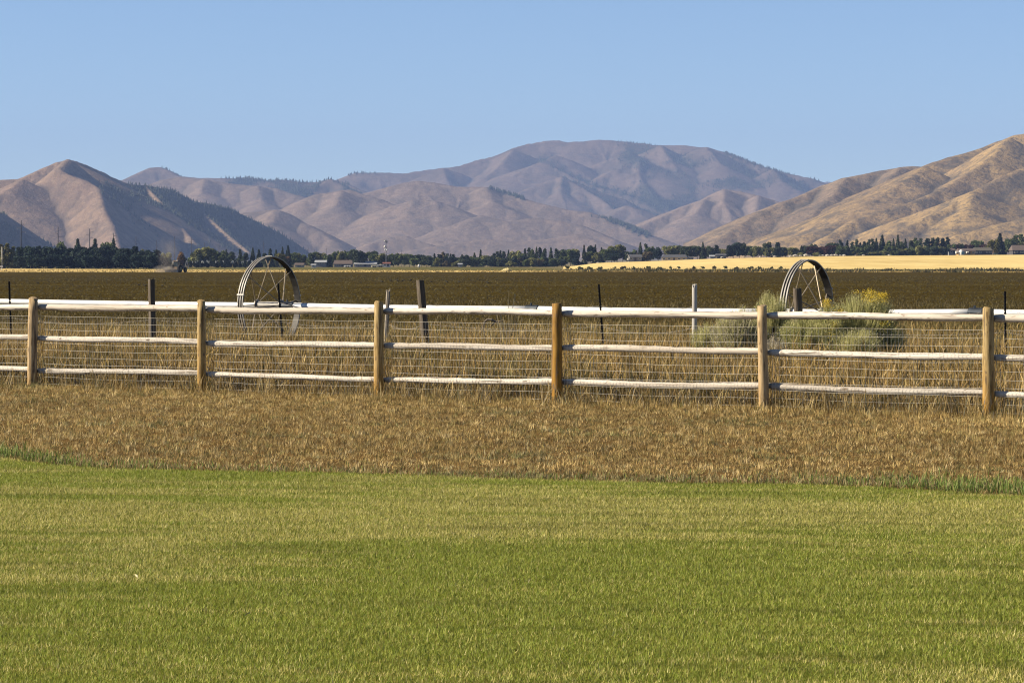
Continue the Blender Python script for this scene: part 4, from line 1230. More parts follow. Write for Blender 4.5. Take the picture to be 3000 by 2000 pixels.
CROWN = {k: [crown_mesh(k, i * 13 + j) for j in range(4)] for i, k in enumerate(('spruce', 'round', 'column', 'pine', 'bush'))}
TRUNK = {k: trunk_mesh(k) for k in CROWN}
ASPECT = {'spruce': .50, 'round': .92, 'column': .36, 'pine': .55, 'bush': 1.55}
COLS = {'d': (.062, .082, .042), 'k': (.026, .046, .034), 'g': (.115, .145, .052), 'o': (.20, .20, .07), 'y': (.165, .150, .036), 'm': (.066, .026, .024), 'r': (.19, .105, .030), 't': (.13, .105, .055), 'b': (.030, .048, .036)}
CW = {'d': 'dark green', 'k': 'blackish', 'g': 'green', 'o': 'olive', 'y': 'yellowish', 'm': 'maroon', 'r': 'orange', 't': 'brownish', 'b': 'bluish'}
KW = {'spruce': 'pointed spruce', 'round': 'rounded tree', 'column': 'slim tree', 'pine': 'tapering tree', 'bush': 'low bush'}
NAMES = {'spruce': 'spruce_tree', 'round': 'broadleaf_tree', 'column': 'columnar_tree', 'pine': 'bushy_conifer', 'bush': 'bush'}
K2 = {'s': 'spruce', 'r': 'round', 'c': 'column', 'p': 'pine', 'b': 'bush'}
ORD = ['first', 'second', 'third', 'fourth', 'fifth', 'sixth', 'seventh', 'eighth', 'ninth', 'tenth', 'eleventh', 'twelfth', 'thirteenth', 'fourteenth', 'fifteenth', 'sixteenth', 'seventeenth', 'eighteenth', 'nineteenth', 'twentieth', 'twenty-first', 'twenty-second', 'twenty-third', 'twenty-fourth', 'twenty-fifth', 'twenty-sixth']
trr = random.Random(21)
def tree(px, top, wpx, kc, Y, label, group):
    kind = K2[kc[0]]; c = COLS[kc[1]]
    base = on_ground(px, Y)
    H = at(px, top, Y).z - base.z
    W = wpx / F * Y
    root = thing(NAMES[kind], label, 'bush' if kind == 'bush' else 'tree', base, trr.uniform(0, 6.28), group)
    sxy = W * {'s': 1.45, 'p': 1.65, 'c': 1.2, 'r': 1.12, 'b': 1.1}[kc[0]] / ASPECT[kind]
    v = trr.uniform(.85, 1.15)
    for nm, me in (("crown", trr.choice(CROWN[kind])), ("trunk", TRUNK[kind])):
        o = bpy.data.objects.new(nm, me); COL.objects.link(o); o.parent = root
        if nm == "crown": o.scale = (sxy, sxy, H); o.color = (c[0] * v, c[1] * v, c[2] * v, 1)
        else: o.scale = (H, H, H)
    return root
def grove(lst, where, group, Y):
    """lst: (px, top py, width px, kind+colour[, depth offset])"""
    lst = sorted(lst)
    cnt = {}
    for t in lst: cnt[t[3]] = cnt.get(t[3], 0) + 1
    seen = {}
    for t in lst:
        k = t[3]; seen[k] = seen.get(k, 0) + 1
        if cnt[k] == 1: lb = f"only {CW[k[1]]} {KW[K2[k[0]]]} {where}"
        elif seen[k] == 1: lb = f"leftmost {CW[k[1]]} {KW[K2[k[0]]]} {where}"
        elif seen[k] == cnt[k]: lb = f"rightmost {CW[k[1]]} {KW[K2[k[0]]]} {where}"
        else: lb = f"{ORD[seen[k] - 1]} {CW[k[1]]} {KW[K2[k[0]]]} from left {where}"
        assert len(lb.split()) <= 16, lb
        tree(t[0], t[1], t[2], k, (Y(t[0]) if callable(Y) else Y) + (t[4] if len(t) > 4 else 0) + trr.uniform(-12, 12), lb, group)

# the dense dark belt at the left
belt = []
x = 66
i = 0
while x < 470:
    belt.append((x, 724 + (9 if x > 400 else 0) + trr.uniform(-5, 6), trr.uniform(34, 44), ['rk', 'pk', 'rk', 'rb', 'pk'][i % 5], trr.uniform(-10, 10))); x += trr.uniform(10, 15); i += 1
grove(belt, "in the dense dark belt at left", "trees of the dark belt at the left", 1115)
grove([(x, 748 + trr.uniform(-6, 6), 40, 'rk') for x in range(62, 475, 18)], "low before the dark left belt", "low trees in front of the dark belt", 1100)
grove([(8, 716, 26, 'cy'), (24, 712, 22, 'cy'), (40, 722, 20, 'co'), (14, 738, 34, 'pk'), (34, 742, 34, 'pk'), (56, 728, 26, 'po'), (50, 745, 26, 'pd'), (-25, 720, 40, 'pd'), (-60, 728, 40, 'pd')], "at the left edge before the belt", "trees at the left edge", 1180)
grove([(178, 703, 50, 'rg'), (228, 700, 30, 'sd'), (279, 700, 27, 'sd'), (313, 711, 34, 'rg'), (333, 699, 25, 'sd'), (428, 727, 34, 'ry'), (489, 740, 28, 'ro'), (532, 734, 26, 'rr'), (535, 748, 34, 'pd')], "rising behind the dark belt", "trees behind the dark belt", 1300)
grove([(571, 735, 34, 'rg'), (605, 722, 62, 'ro'), (640, 731, 46, 'rg'), (585, 745, 34, 'pd'), (663, 731, 16, 'sd'), (680, 738, 30, 'pd'), (704, 731, 18, 'sd'), (720, 741, 24, 'pd'), (741, 726, 18, 'sd'), (759, 731, 18, 'sd'), (775, 742, 24, 'pd'), (792, 728, 20, 'sd'), (809, 732, 18, 'sd'),
       (828, 724, 15, 'sd'), (844, 719, 19, 'sk'), (822, 740, 28, 'ry', -40), (838, 750, 20, 'rr', -40), (860, 738, 28, 'rg')], "behind the left irrigation wheel", "trees behind the left wheel", 1420)
# clipped nursery row with silvery shoots
m_tip = mat_plain("silvery_shoots", (.40, .42, .42), .7, 0, .2, 4)
m_hedge = m_leaf
for k in range(15):
    px = 562 + k * 14.2
    root = thing("nursery_tree", f"short dark clipped nursery tree with silvery shoots, {ORD[k]} from the left in its row", "tree", on_ground(px, 1240 + trr.uniform(-4, 4)), trr.uniform(0, 6), "nursery row with silvery shoots")
    me = CROWN['bush'][k % 4]
    o = bpy.data.objects.new("crown", me); COL.objects.link(o); o.parent = root
    o.scale = (1.55, 1.5, 3.0); o.color = (.016, .028, .030, 1)
    o2 = bpy.data.objects.new("trunk", TRUNK['bush']); COL.objects.link(o2); o2.parent = root; o2.scale = (2.6, 2.6, 2.6)
    for q in range(3):
        mb = MB(); a = trr.uniform(-.7, .7); z = 2.4 + trr.uniform(-.1, .35)
        mb.tube([(a, -.9, z - .5), (a + .10, -1.0, z), (a + .22, -1.0, z + .45)], [.10, .09, .03], 5)
        mb.build("shoot", m_tip, root)
mid = [(870,741,26,'ro'),(884,745,26,'rg'),(899,753,28,'ry'),(918,736,34,'rg'),(938,740,30,'ro'),(962,753,18,'sd',-60),(958,742,28,'rg'),(975,744,26,'ro'),(983,732,26,'rg'),(999,733,26,'ro'),(1018,731,24,'rg'),(1033,729,24,'rd'),(1054,729,34,'rd',-30),(1075,736,28,'rg'),(1098,734,24,'rd'),(1118,739,40,'ro',-30),(1096,742,30,'rg')]
grove(mid, "between left wheel and antenna mast", "trees left of the antenna mast", 1500)
mid2 = [(1152,739,36,'rg'),(1140,748,30,'rd'),(1166,746,28,'rd'),(1184,744,32,'ro'),(1200,743,32,'rg'),(1213,748,30,'rd'),(1234,746,30,'rk'),(1254,749,30,'rg'),(1273,743,15,'sd'),(1288,745,26,'pk'),(1298,739,22,'pt'),(1310,743,18,'pd'),(1320,744,15,'sd'),(1329,745,18,'pd'),(1343,752,24,'rg'),(1354,746,18,'sd'),(1373,749,26,'ro'),(1390,741,16,'sd')]
grove(mid2, "between antenna mast and straw heap", "trees right of the antenna mast", 1500)
mid3 = [(1408,732,14,'sd'),(1420,748,24,'ro'),(1434,746,24,'rg'),(1448,742,22,'pd'),(1458,737,20,'pd'),(1466,734,16,'sd'),(1476,737,20,'pd'),(1490,733,14,'sd'),(1502,739,22,'rg'),(1513,735,30,'ro'),(1527,741,24,'rg'),(1538,729,16,'sd'),(1550,726,18,'pd'),(1560,730,18,'pg'),(1572,724,14,'sd'),(1582,725,20,'pk'),(1596,728,20,'pd'),(1614,725,16,'sd'),(1630,728,16,'pd'),(1645,732,26,'rd'),(1656,731,26,'rg')]
grove(mid3, "in the tall group above straw heap", "trees above the straw heap", 1560)
grove([(1497,763,34,'bo'),(1420,757,30,'rd'),(1445,758,30,'pk'),(1470,757,28,'rd'),(1525,756,26,'ct'),(1545,757,30,'rg'),(1563,756,30,'ro'),(1580,760,26,'rt'),(1598,755,30,'pk'),(1623,755,34,'rg'),(1648,757,34,'rb'),(1308,762,28,'bt'),(1360,758,28,'rd'),(1335,763,28,'bo'),(1385,757,28,'rg')], "in the lower front row beyond the field", "lower front row of trees", 1470)
grove([(p + trr.uniform(-5, 5), 751 + trr.uniform(-7, 7), trr.uniform(22, 34), trr.choice(['rg', 'rd', 'ro', 'rg', 'rb'])) for p in range(1180, 1680, 36)], "in the middle of the far tree belt", "rounded trees in the middle of the far belt", 1485)
mid4 = [(1671,729,26,'rg'),(1684,728,34,'ro'),(1690,750,26,'pk',-40),(1711,718,13,'sd'),(1722,735,24,'rg'),(1731,717,24,'rk'),(1744,717,12,'sd'),(1752,735,30,'ro'),(1762,725,14,'sd'),(1773,729,26,'rg'),(1791,724,32,'rg'),(1808,715,50,'ro'),(1780,742,26,'rd',-40),(1800,742,34,'rk',-40),(1824,735,26,'rd'),(1859,729,30,'rg'),(1845,735,26,'rd'),(1876,711,16,'sd'),(1893,715,20,'pd'),(1905,719,24,'rg'),(1900,733,34,'rt',-40),(1928,721,30,'rk')]
grove(mid4, "left of the pale ranch house", "trees left of the pale ranch house", 1570)
mid5 = [(1962,718,42,'ro'),(1985,728,30,'rg'),(1996,717,24,'rd'),(2019,719,34,'rd'),(2044,719,24,'rg'),(2059,709,14,'sd'),(2056,724,22,'rt'),(2070,719,24,'rg'),(2083,723,22,'rd'),(2099,718,22,'pd'),(2112,728,26,'ro'),(2126,727,28,'ro'),(2148,713,34,'rk'),(2166,711,34,'rk'),(2182,719,24,'rd')]
grove(mid5, "right of the pale ranch house", "trees right of the pale ranch house", 1580)
mid6 = [(2205,721,30,'rg'),(2221,718,28,'ro'),(2246,707,26,'rd'),(2256,724,34,'ro'),(2277,710,26,'pk'),(2287,722,26,'rd'),(2301,724,24,'ro'),(2321,724,34,'ro'),(2348,720,18,'sd'),(2362,720,24,'rd'),(2376,720,34,'rm'),(2385,711,22,'rd',40),(2406,723,34,'rm'),(2425,710,20,'rd',40),(2437,718,40,'rm'),(2446,710,24,'rd',40),(2395,738,30,'bo',-30),(2350,738,34,'bo',-30)]
grove(mid6, "around the maroon group above right wheel", "trees around the maroon trees", 1600)
mid7 = [(2462,703,18,'pk'),(2482,704,16,'sk'),(2496,709,18,'pd'),(2508,701,16,'pd'),(2520,711,16,'sk'),(2532,708,18,'pk'),(2545,702,18,'pd'),(2556,700,18,'pd'),(2567,698,15,'sd'),(2584,689,24,'sd'),(2603,706,26,'pg'),(2617,700,14,'sd'),(2630,688,16,'sd'),(2641,709,24,'pg'),(2652,699,14,'sd'),(2668,705,24,'pd'),(2681,697,20,'pg'),(2696,699,20,'pd'),(2717,699,28,'pk'),(2731,697,22,'pd'),(2746,696,22,'pd'),(2761,698,22,'pk'),(2776,695,20,'pk'),(2789,715,24,'rg')]
grove(mid7, "in the dark row left of the white dome", "dark tree row left of the white dome", 1590)
grove([(2500,737,34,'bo'),(2525,736,36,'bt'),(2555,738,34,'bo'),(2590,735,30,'ro'),(2620,733,28,'rg'),(2660,730,26,'rd'),(2700,728,30,'rd'),(2740,727,30,'rk'),(2770,726,26,'rk')], "low at the front of the dark row", "shrubs in front of the dark row", 1565)
grove([(2800,715,20,'rm'),(2813,714,18,'rd'),(2828,715,24,'rm'),(2845,716,22,'rm'),(2863,704,34,'rg'),(2880,716,22,'rm'),(2893,717,22,'ro'),(2909,697,34,'ry',-30),(2929,684,28,'sk',-25),(2942,705,24,'rg'),(2959,698,28,'rg'),(2978,689,24,'cg'),(2994,686,26,'cg'),(3020,690,30,'cd'),(3048,694,34,'rg'),(3085,692,34,'pd')], "near the houses at the right edge", "trees near the houses at right", 1610)
grove([(p + trr.uniform(-5, 5), 722 + trr.uniform(-6, 8), trr.uniform(24, 34), trr.choice(['rg', 'rd', 'ro', 'rg'])) for p in range(2470, 2780, 24)], "standing among the dark row", "rounded trees among the dark row", 1575)
# scrub tufts on the low bank before the straw field
grove([(p + trr.uniform(-6, 6), 779.5 + trr.uniform(-1.5, 1), trr.uniform(9, 22), trr.choice(['bo', 'bt', 'bo'])) for p in range(1665, 2330, 33)], "on the low bank before the golden field", "scrub on the bank before the golden field", 1010)

# ---------------------------------------------------------------- houses and sheds
M_WIN = mat_plain("window_glass", (.02, .025, .03), .15, 0, .2, 2, .6)
def wallm(n, c): return mat_plain(n, c, .8, 0, .12, 1.5)
M_W = {'tan': wallm("tan_siding", (.50, .42, .32)), 'grey': wallm("grey_siding", (.22, .23, .25)), 'brown': wallm("brown_siding", (.16, .11, .075)), 'white': wallm("white_siding", (.70, .68, .64)),
       'dark': wallm("dark_siding", (.07, .065, .065)), 'blue': wallm("blue_panel", (.07, .17, .28)), 'cream': wallm("cream_panel", (.60, .53, .38)), 'wood': wallm("wood_siding", (.38, .25, .10))}
M_R = {'grey': wallm("grey_shingles", (.075, .075, .08)), 'brown': wallm("brown_shingles", (.115, .085, .07)), 'red': wallm("red_metal_roof", (.20, .075, .05)), 'pale': wallm("pale_metal_roof", (.34, .35, .37)), 'olive': wallm("olive_shingles", (.10, .09, .065))}
def house(label, x0, x1, ybase, yeave, yridge, Y, wall, roof, depth=8, hip=0.0, wins=3, name="house", cat="house", door=True, rz=0.0):
    g = at((x0 + x1) / 2, ybase, Y)
    W = (x1 - x0) / F * Y; he = (ybase - yeave) / F * Y; hr = (ybase - yridge) / F * Y
    root = thing(name, label, cat, g, rz, "buildings beyond the fields")
    mb = MB(); mb.box((0, 0, he / 2 - .5), (W, depth, he + 1)); mb.build("wall", M_W[wall], root)
    mb = MB(); e = .35; i = hip * W / 2; t = .14
    for dz in (0,):
        A = [(-W/2-e, -depth/2-e, he), (W/2+e, -depth/2-e, he), (W/2+e, depth/2+e, he), (-W/2-e, depth/2+e, he)]
        Rg = [(-W/2-e+i, 0, hr), (W/2+e-i, 0, hr)]
        lo = [(a[0], a[1], a[2] - t) for a in A]
        mb.add(A + Rg + lo, [(0,1,5,4), (2,3,4,5), (1,2,5), (3,0,4), (6,9,8,7), (0,6,7,1), (1,7,8,2), (2,8,9,3), (3,9,6,0)])
    ro = mb.build("roof", M_R[roof], root)
    if name == "house":
        mb = MB(); mb.box((W * .18, depth * .15, hr + .2), (.7, .7, 1.2)); mb.build("chimney", M_W['brown'], ro)
    nw = wins + (1 if door else 0)
    for k in range(nw):
        x = -W/2 + W * (k + .5) / nw
        if door and k == nw // 2:
            mb = MB(); mb.box((x, -depth/2 - .03, min(1.05, he * .42)), (1.0, .1, min(2.1, he * .82))); mb.build("door", M_W['dark'], root)
        else:
            mb = MB(); hh = min(1.2, he * .4); zc = he * .56
            fr = MB(); ww = min(1.8, W / nw * .55)
            for (cx, cz, sx, sz) in ((0, hh/2, ww + .2, .1), (0, -hh/2, ww + .2, .1), (-ww/2, 0, .1, hh), (ww/2, 0, .1, hh)):
                fr.box((x + cx, -depth/2 - .05, zc + cz), (sx, .12, sz))
            f = fr.build("window", M_W['white'], root)
            mb.box((x, -depth/2 - .02, zc), (ww, .06, hh)); mb.build("pane", M_WIN, f)
    return root
house("long pale ranch house with a grey hipped roof at the edge of the golden field", 1940, 2014, 764, 754, 745.5, 1520, 'tan', 'grey', 10, .22, 4, rz=-.12)
house("dark lean-to carport attached right of the pale ranch house", 2013, 2030, 763, 755, 752, 1530, 'dark', 'grey', 6, 0, 1, "carport", "carport", False)
house("dark roofed house behind the white excavator arm", 1842, 1879, 764, 753, 745, 1535, 'grey', 'grey', 9, .1, 2)
house("dark low house hidden among trees left of the bushy dark pair", 2098, 2126, 755, 748, 743, 1560, 'dark', 'grey', 8, .1, 2)
house("small grey roofed shed in trees right of the pale ranch house", 2080, 2092, 756, 751, 747, 1545, 'grey', 'pale', 5, 0, 1, "shed", "shed", False)
house("wide brown roofed house behind the white dome", 2806, 2852, 746, 735, 728, 1545, 'wood', 'brown', 11, 0.05, 3)
house("long low house with a dark shingle roof left of the yellow green tree", 2852, 2902, 745, 734, 725, 1560, 'dark', 'olive', 11, .12, 4)
house("house with a sloping dark roof at the far right edge", 2962, 3050, 745, 733, 718, 1550, 'dark', 'brown', 12, .1, 4)
house("small grey house between dark trees left of the white dome", 2780, 2796, 744, 733, 728, 1570, 'grey', 'brown', 7, .1, 1)
house("brown roofed long house left of the antenna mast", 980, 1032, 782, 773, 762, 1475, 'grey', 'brown', 10, .08, 4)
house("long grey metal building just left of the antenna mast", 1040, 1104, 781, 773, 765, 1460, 'grey', 'pale', 12, 0, 4, "metal_building", "building")
house("small white shed with a red roof at the antenna mast's foot", 1123, 1143, 780, 772, 768, 1440, 'white', 'red', 5, 0, 1, "shed", "shed")
house("low grey outbuilding behind the top of the left wheel", 925, 956, 776, 768, 762, 1440, 'grey', 'pale', 8, 0, 2, "outbuilding", "building", False)
house("tiny pale pump hut below the left wheel's rim", 913, 924, 783, 776, 773, 1300, 'white', 'pale', 3, 0, 1, "pump_hut", "shed", False)
house("pale tan low barn beyond the left wheel", 866, 890, 784, 776, 770, 1400, 'tan', 'brown', 8, 0, 1, "barn", "barn", False)
house("small grey shed between trees right of the white tank", 1343, 1353, 783, 774, 771, 1455, 'grey', 'pale', 4, 0, 1, "shed", "shed", False)

# white trailers / stacked panels at the field's far edge
def trailer(label, x0, x1, yb, yt, Y, m, nm="cargo_trailer"):
    g = at((x0 + x1) / 2, yb, Y); W = (x1 - x0) / F * Y; H = (yb - yt) / F * Y
    root = thing(nm, label, "trailer", g, 0, "trailers beyond the field")
    mb = MB(); mb.bbox((0, 0, H * .6), (W, 2.4, H * .8), .12); mb.build("body", m, root)
    for s in (-1, 1):
        mb = MB(); mb.tube([(s * W * .15, -1.25, .35), (s * W * .15, -1.0, .35)], .36, 12); mb.build("wheel", m_band, root)
    mb = MB(); mb.tube([(W/2, 0, .5), (W/2 + 1, 0, .45)], .06, 6); mb.build("hitch", m_band, root)
trailer("low cream trailer left of the red roofed white shed", 1088, 1106, 784, 777, 1300, M_W['cream'])
trailer("long pale grey trailer touching the red roofed white shed", 1106, 1124, 783, 776, 1310, M_R['pale'])
trailer("white trailer parked before the brown roofed long house", 1008, 1028, 783, 778, 1420, M_W['white'])
trailer("small white trailer at the edge of the golden field", 2112, 2119, 757, 752, 1505, M_W['white'])
trailer("white box trailer right of the white dome", 2831, 2838, 744, 737, 1500, M_W['white'])

# white storage tank
mb = MB(); g = at(1227, 784, 1330); r = 3.2 / F * 1330
mb.tube([(0, 0, 0), (0, 0, .9), (0, 0, 1.25), (0, 0, 1.4)], [r * .9, r, r * .7, r * .25], 14)
o = thing("storage_tank", "small round white tank beyond the field right of the antenna mast", "tank", g)
mb.build("body", M_W['white'], o, True); mb = MB(); mb.tube([(0, 0, 1.4), (0, 0, 1.5)], .12, 8); mb.build("cap", m_band, o)

# white dome tent with blue door
g = at(2816, 744.5, 1500); o = thing("dome_tent", "white domed tent with a blue door panel beyond the golden field", "tent", g, .25)
Rr = 8.5 / F * 1500
mb = MB(); n = 14
vs = []; fs = []
prof = [(1.0, -.4), (1.0, .7), (.93, 1.15), (.75, 1.6), (.5, 1.95), (.22, 2.15), (.0, 2.2)]
for (q, z) in prof:
    for k in range(n):
        a = 2 * math.pi * k / n; vs.append((Rr * q * math.cos(a), Rr * q * math.sin(a), z))
for j in range(len(prof) - 1):
    for k in range(n): fs.append((j*n+k, j*n+(k+1) % n, (j+1)*n+(k+1) % n, (j+1)*n+k))
mb.add(vs, fs); mb.build("canvas", M_W['white'], o, True)
mb = MB(); mb.prism([(-.75, -.2), (.75, -.2), (.75, .75), (.5, 1.15), (0, 1.3), (-.5, 1.15), (-.75, .75)], .14, Matrix.Translation((.35, -Rr - .0, 0))); mb.build("door", M_W['blue'], o)
trailer("white box trailer left of the white dome", 2800, 2807, 744.5, 736, 1500, M_W['white'])

# white excavator by the dark roofed house
g = at(1840, 765, 1500); o = thing("excavator", "small white excavator with raised arm at the golden field's upper edge", "excavator", g)
mb = MB(); mb.bbox((0, 0, .95), (.95, 1.4, .9), .1); mb.build("cab", M_W['white'], o)
for s in (-1, 1):
    mb = MB(); mb.prism([(-.9, .12), (-.75, 0), (.75, 0), (.9, .12), (.9, .38), (.75, .5), (-.75, .5), (-.9, .38)], .35, Matrix.Translation((0, .55 * s, 0))); mb.build("track", m_band, o)
mb = MB(); mb.tube([(.7, -.2, .9), (.55, -.2, 1.9), (.1, -.2, 2.9)], [.2, .17, .14], 6); mb.build("boom", M_W['white'], o)
mb = MB(); mb.tube([(.1, -.2, 2.9), (-.45, -.2, 3.4)], [.13, .1], 6); mb.prism([(-.65, 3.0), (-.35, 3.35), (-.25, 3.1)], .5, Matrix.Translation((0, -.2, 0))); mb.build("bucket_arm", M_W['white'], o)

# pale rocks along the top of the golden field
m_rock = mat_plain("pale_rock", (.50, .46, .40), .9, 0, .3, 2)
rockp = [(2316,751.5,11),(2330,751,14),(2345,750.5,10),(2362,749.5,14),(2374,750,8),(2402,749,6),(2411,748.5,8),(2425,749.5,12),(2437,748.5,10),(2449,749,12),(2462,749.5,9),(2474,749,10),(2270,752,9),(2228,753.5,8),(2530,748,8),(2605,747.5,7),(1752,771,9)]
rocks = []
for i in range(4):
    mb = MB(); mb.blob((0, 0, .35), (1, .7, .55), i + 40, 9, 6, .25); oo = mb.build("pale_rock", m_rock); rocks.append(oo.data); bpy.data.objects.remove(oo)
for i, (px, py, w) in enumerate(rockp):
    o = bpy.data.objects.new("pale_rock", rocks[i % 4]); COL.objects.link(o)
    Y = 1500 if px > 1760 else 1480; o.location = at(px, py + 1.2, Y); s = w / 2 / F * Y * 1.15; o.scale = (s, s, s * .9)
    nth = ORD[sorted(p[0] for p in rockp).index(px)]
    tag(o, f"pale rock heaped along the top edge of the golden field, {nth} from the left", "rock", "pale rocks along the golden field")

# straw heap
mb = MB(); mb.blob((0, 0, .1), (1, .8, .75), 3, 14, 7, .16); mb.blob((-.7, .1, .0), (.8, .6, .5), 5, 12, 6, .16); mb.blob((.8, 0, 0), (.7, .6, .55), 6, 12, 6, .16)
o = mb.build("straw_heap", mat_plain("loose_straw", (.55, .46, .22), .9, 0, .25, 3)); p = on_ground(1485, 850); o.location = (p.x, p.y, p.z + .05); o.scale = (.95, .9, .95)
tag(o, "pale yellow straw heap at the far edge of the plowed field", "straw heap")

# ---------------------------------------------------------------- utility poles, mast, posts
m_pole = mat_plain("utility_pole_wood", (.055, .042, .034), .9, 0, .25, 2)
m_ins = mat_plain("insulator", (.25, .25, .26), .4, 0, .2, 2)
def pole_proto(two, lop):
    root = thing("utility_pole", None, None, (0, 0, 0))
    mb = MB(); mb.tube([(0, 0, -1), (0, 0, 10), (0, 0, 20)], [.30, .25, .18], 8); mb.build("pole", m_pole, root)
    for z, sd in ((17.9, 1), (16.3, -1), (14.7, 1)) if two else ((18.2, 1), (17.0, -1)):
        mb = MB(); mb.tube([(0, 0, z), (sd * .8, 0, z + .22), (sd * 2.0, 0, z + .3)], [.13, .11, .08], 6); ca = mb.build("crossarm", m_pole, root)
        mb = MB(); mb.tube([(sd * 1.9, 0, z + .3), (sd * 1.9, 0, z - .45)], [.07, .09], 6); mb.build("insulator", m_ins, ca)
    return root
def dup(root):
    r = root.copy(); COL.objects.link(r)
    for ch in list(root.children):
        c = ch.copy(); COL.objects.link(c); c.parent = r
        for g in ch.children:
            d = g.copy(); COL.objects.link(d); d.parent = c
    return r
PP = [(63, 645, 2100), (171, 664, 2350), (263, 670, 2500), (333, 682, 2650), (399, 693, 2850), (459, 703, 3000), (512, 692, 2850), (561, 695, 2950), (600, 709, 3200), (642, 706, 3200), (709, 716, 3500), (741, 720, 3600), (772, 708, 3400), (903, 725, 3700), (956, 726, 3700), (922, 729, 3800), (1176, 733, 3600), (1333, 736, 3700)]
near_txt = ["tallest, standing above the left end of the dark belt", "left of the round tree behind the dark belt", "between two spruces behind the dark belt", "beside the pointed spruce at the shaded hillside edge", "over the right half of the dark belt", "just left of the dust plume",
            "rising right of the dust plume", "above the olive trees right of the tractor", "behind the broad olive tree right of the tractor", "at the right side of the broad olive tree", "left of the left irrigation wheel, first of a close pair", "left of the left irrigation wheel, second of a close pair",
            "directly above the left irrigation wheel", "first right of the left irrigation wheel", "third right of the left irrigation wheel, taller than its neighbour", "second right of the left irrigation wheel", "right of the antenna mast", "above the pointed spruces right of the white tank"]
protos = [pole_proto(True, .25), pole_proto(False, 0)]
used = [False, False]
for i, (px, top, Y) in enumerate(PP):
    v = 0 if i < 10 or i == 12 else 1
    r = protos[v] if not used[v] else dup(protos[v]); used[v] = True
    p = at(px, top, Y); g = on_ground(px, Y); h = p.z - g.z
    r.location = g; s = h / 20; r.scale = (s, s, s); r.rotation_euler = (0, 0, random.uniform(-.4, .4))
    tag(r, "wooden utility pole " + near_txt[i], "utility pole", "utility poles across the valley")

Y = 1450; g = at(1131, 781, Y); H = (781 - 702) / F * Y
mast = thing("antenna_mast", "slim grey antenna mast with white dishes beside the red roofed shed", "antenna mast", g)
m_mast = mat_plain("mast_steel", (.30, .30, .32), .5, .4, .1, 1)
mb = MB()
for k in range(3):
    a = k * 2.094; mb.tube([(.22 * math.cos(a), .22 * math.sin(a), -1), (.20 * math.cos(a), .20 * math.sin(a), H)], .05, 5)
for k in range(26):
    z = H * k / 26; a, b = k % 3 * 2.094, (k + 1) % 3 * 2.094
    mb.tube([(.21 * math.cos(a), .21 * math.sin(a), z), (.21 * math.cos(b), .21 * math.sin(b), z + H / 26)], .03, 4)
mb.tube([(0, 0, -1), (0, 0, H * .95)], .10, 6)
mb.build("tower", m_mast, mast)
for s in (-.75, -.3, .3, .75):
    mb = MB(); mb.bbox((s, -.1, H - .9), (.16, .16, 1.1), .03); mb.build("panel_antenna", m_mast, mast)
mb = MB(); mb.box((0, 0, H - .9), (1.7, .08, .1)); mb.build("crossbar", m_mast, mast)
for (dx, dz, r) in ((-.55, H * .74, .5), (-.35, H * .63, .36), (.45, H * .62, .36), (-.6, H * .95, .3)):
    mb = MB(); mb.tube([(dx, -.55, dz), (dx, -.40, dz), (dx, -.25, dz), (dx * .3, 0, dz)], [r, r * .9, r * .3, .04], 12); mb.build("dish", M_W['white'], mast, True)

# white marker post and box at the far left
g = on_ground(6.5, 1090); o = thing("marker_post", "slim white post with a white box at the far left edge of the field", "post", g)
mb = MB(); mb.tube([(0, 0, -.2), (0, 0, 3.2)], .10, 8); mb.build("lower_post", m_mast, o)
mb = MB(); mb.tube([(0, 0, 3.2), (0, 0, 7.6)], .13, 8); mb.build("upper_post", M_W['white'], o)
g = on_ground(5, 900); o = thing("mailbox", "white box on a short post at the left edge of the plowed field", "box", g)
mb = MB(); mb.tube([(0, 0, -.2), (0, 0, .9)], .08, 8); mb.build("post", M_W['white'], o)
mb = MB(); mb.prism([(-.4, .9), (.4, .9), (.4, 1.25), (.2, 1.45), (-.2, 1.45), (-.4, 1.25)], .5); mb.build("box", M_W['white'], o)

# lattice frame right of the tractor
g = on_ground(547.5, 1180); o = thing("lattice_frame", "narrow pale A-shaped lattice frame just right of the dusty tractor", "lattice frame", g)
Hh = 3.0
for s in (-1, 1):
    mb = MB(); mb.tube([(s * .75, 0, 0), (s * .08, 0, Hh)], .07, 6); mb.build("leg", m_mast, o)
for k in range(4):
    z = .4 + k * .6; w = .75 - .67 * z / Hh; mb = MB(); mb.tube([(-w, 0, z), (w, 0, z)], .05, 5); mb.build("rung", m_mast, o)

# ---------------------------------------------------------------- tractor and its dust
Yt = 780; g = on_ground(522, Yt); g.z -= .05
tr = thing("tractor", "dark tractor with a cab raising grey dust at the far edge of the plowed field", "tractor", g, R(62))
m_body = mat_plain("tractor_paint", (.12, .07, .03), .5, 0, .3, 2); m_tyre = mat_plain("tyre_rubber", (.012, .012, .012), .9, 0, .2, 3); m_rim = mat_plain("wheel_rim", (.25, .19, .06), .5, 0, .2, 3)
mb = MB(); mb.bbox((1.35, 0, 1.35), (2.0, .85, .85), .12); mb.build("hood", m_body, tr)
mb = MB(); mb.prism([(2.34, 1.0), (2.42, 1.1), (2.42, 1.65), (2.34, 1.72)], .7); mb.build("grille", m_band, tr)
mb = MB(); mb.bbox((-.4, 0, 1.15), (1.7, 1.2, .5), .08); mb.build("chassis", m_body, tr)
mb = MB()
for sx in (-1.0, .25):
    for sy in (-.65, .65): mb.tube([(sx, sy, 1.35), (sx * .92 - .05, sy * .93, 2.75)], .06, 6)
cabf = mb.build("cab_frame", m_band, tr)
mb = MB(); mb.bbox((-.4, 0, 2.05), (1.15, 1.2, 1.25), .08); mb.build("cab_glass", M_WIN, cabf)
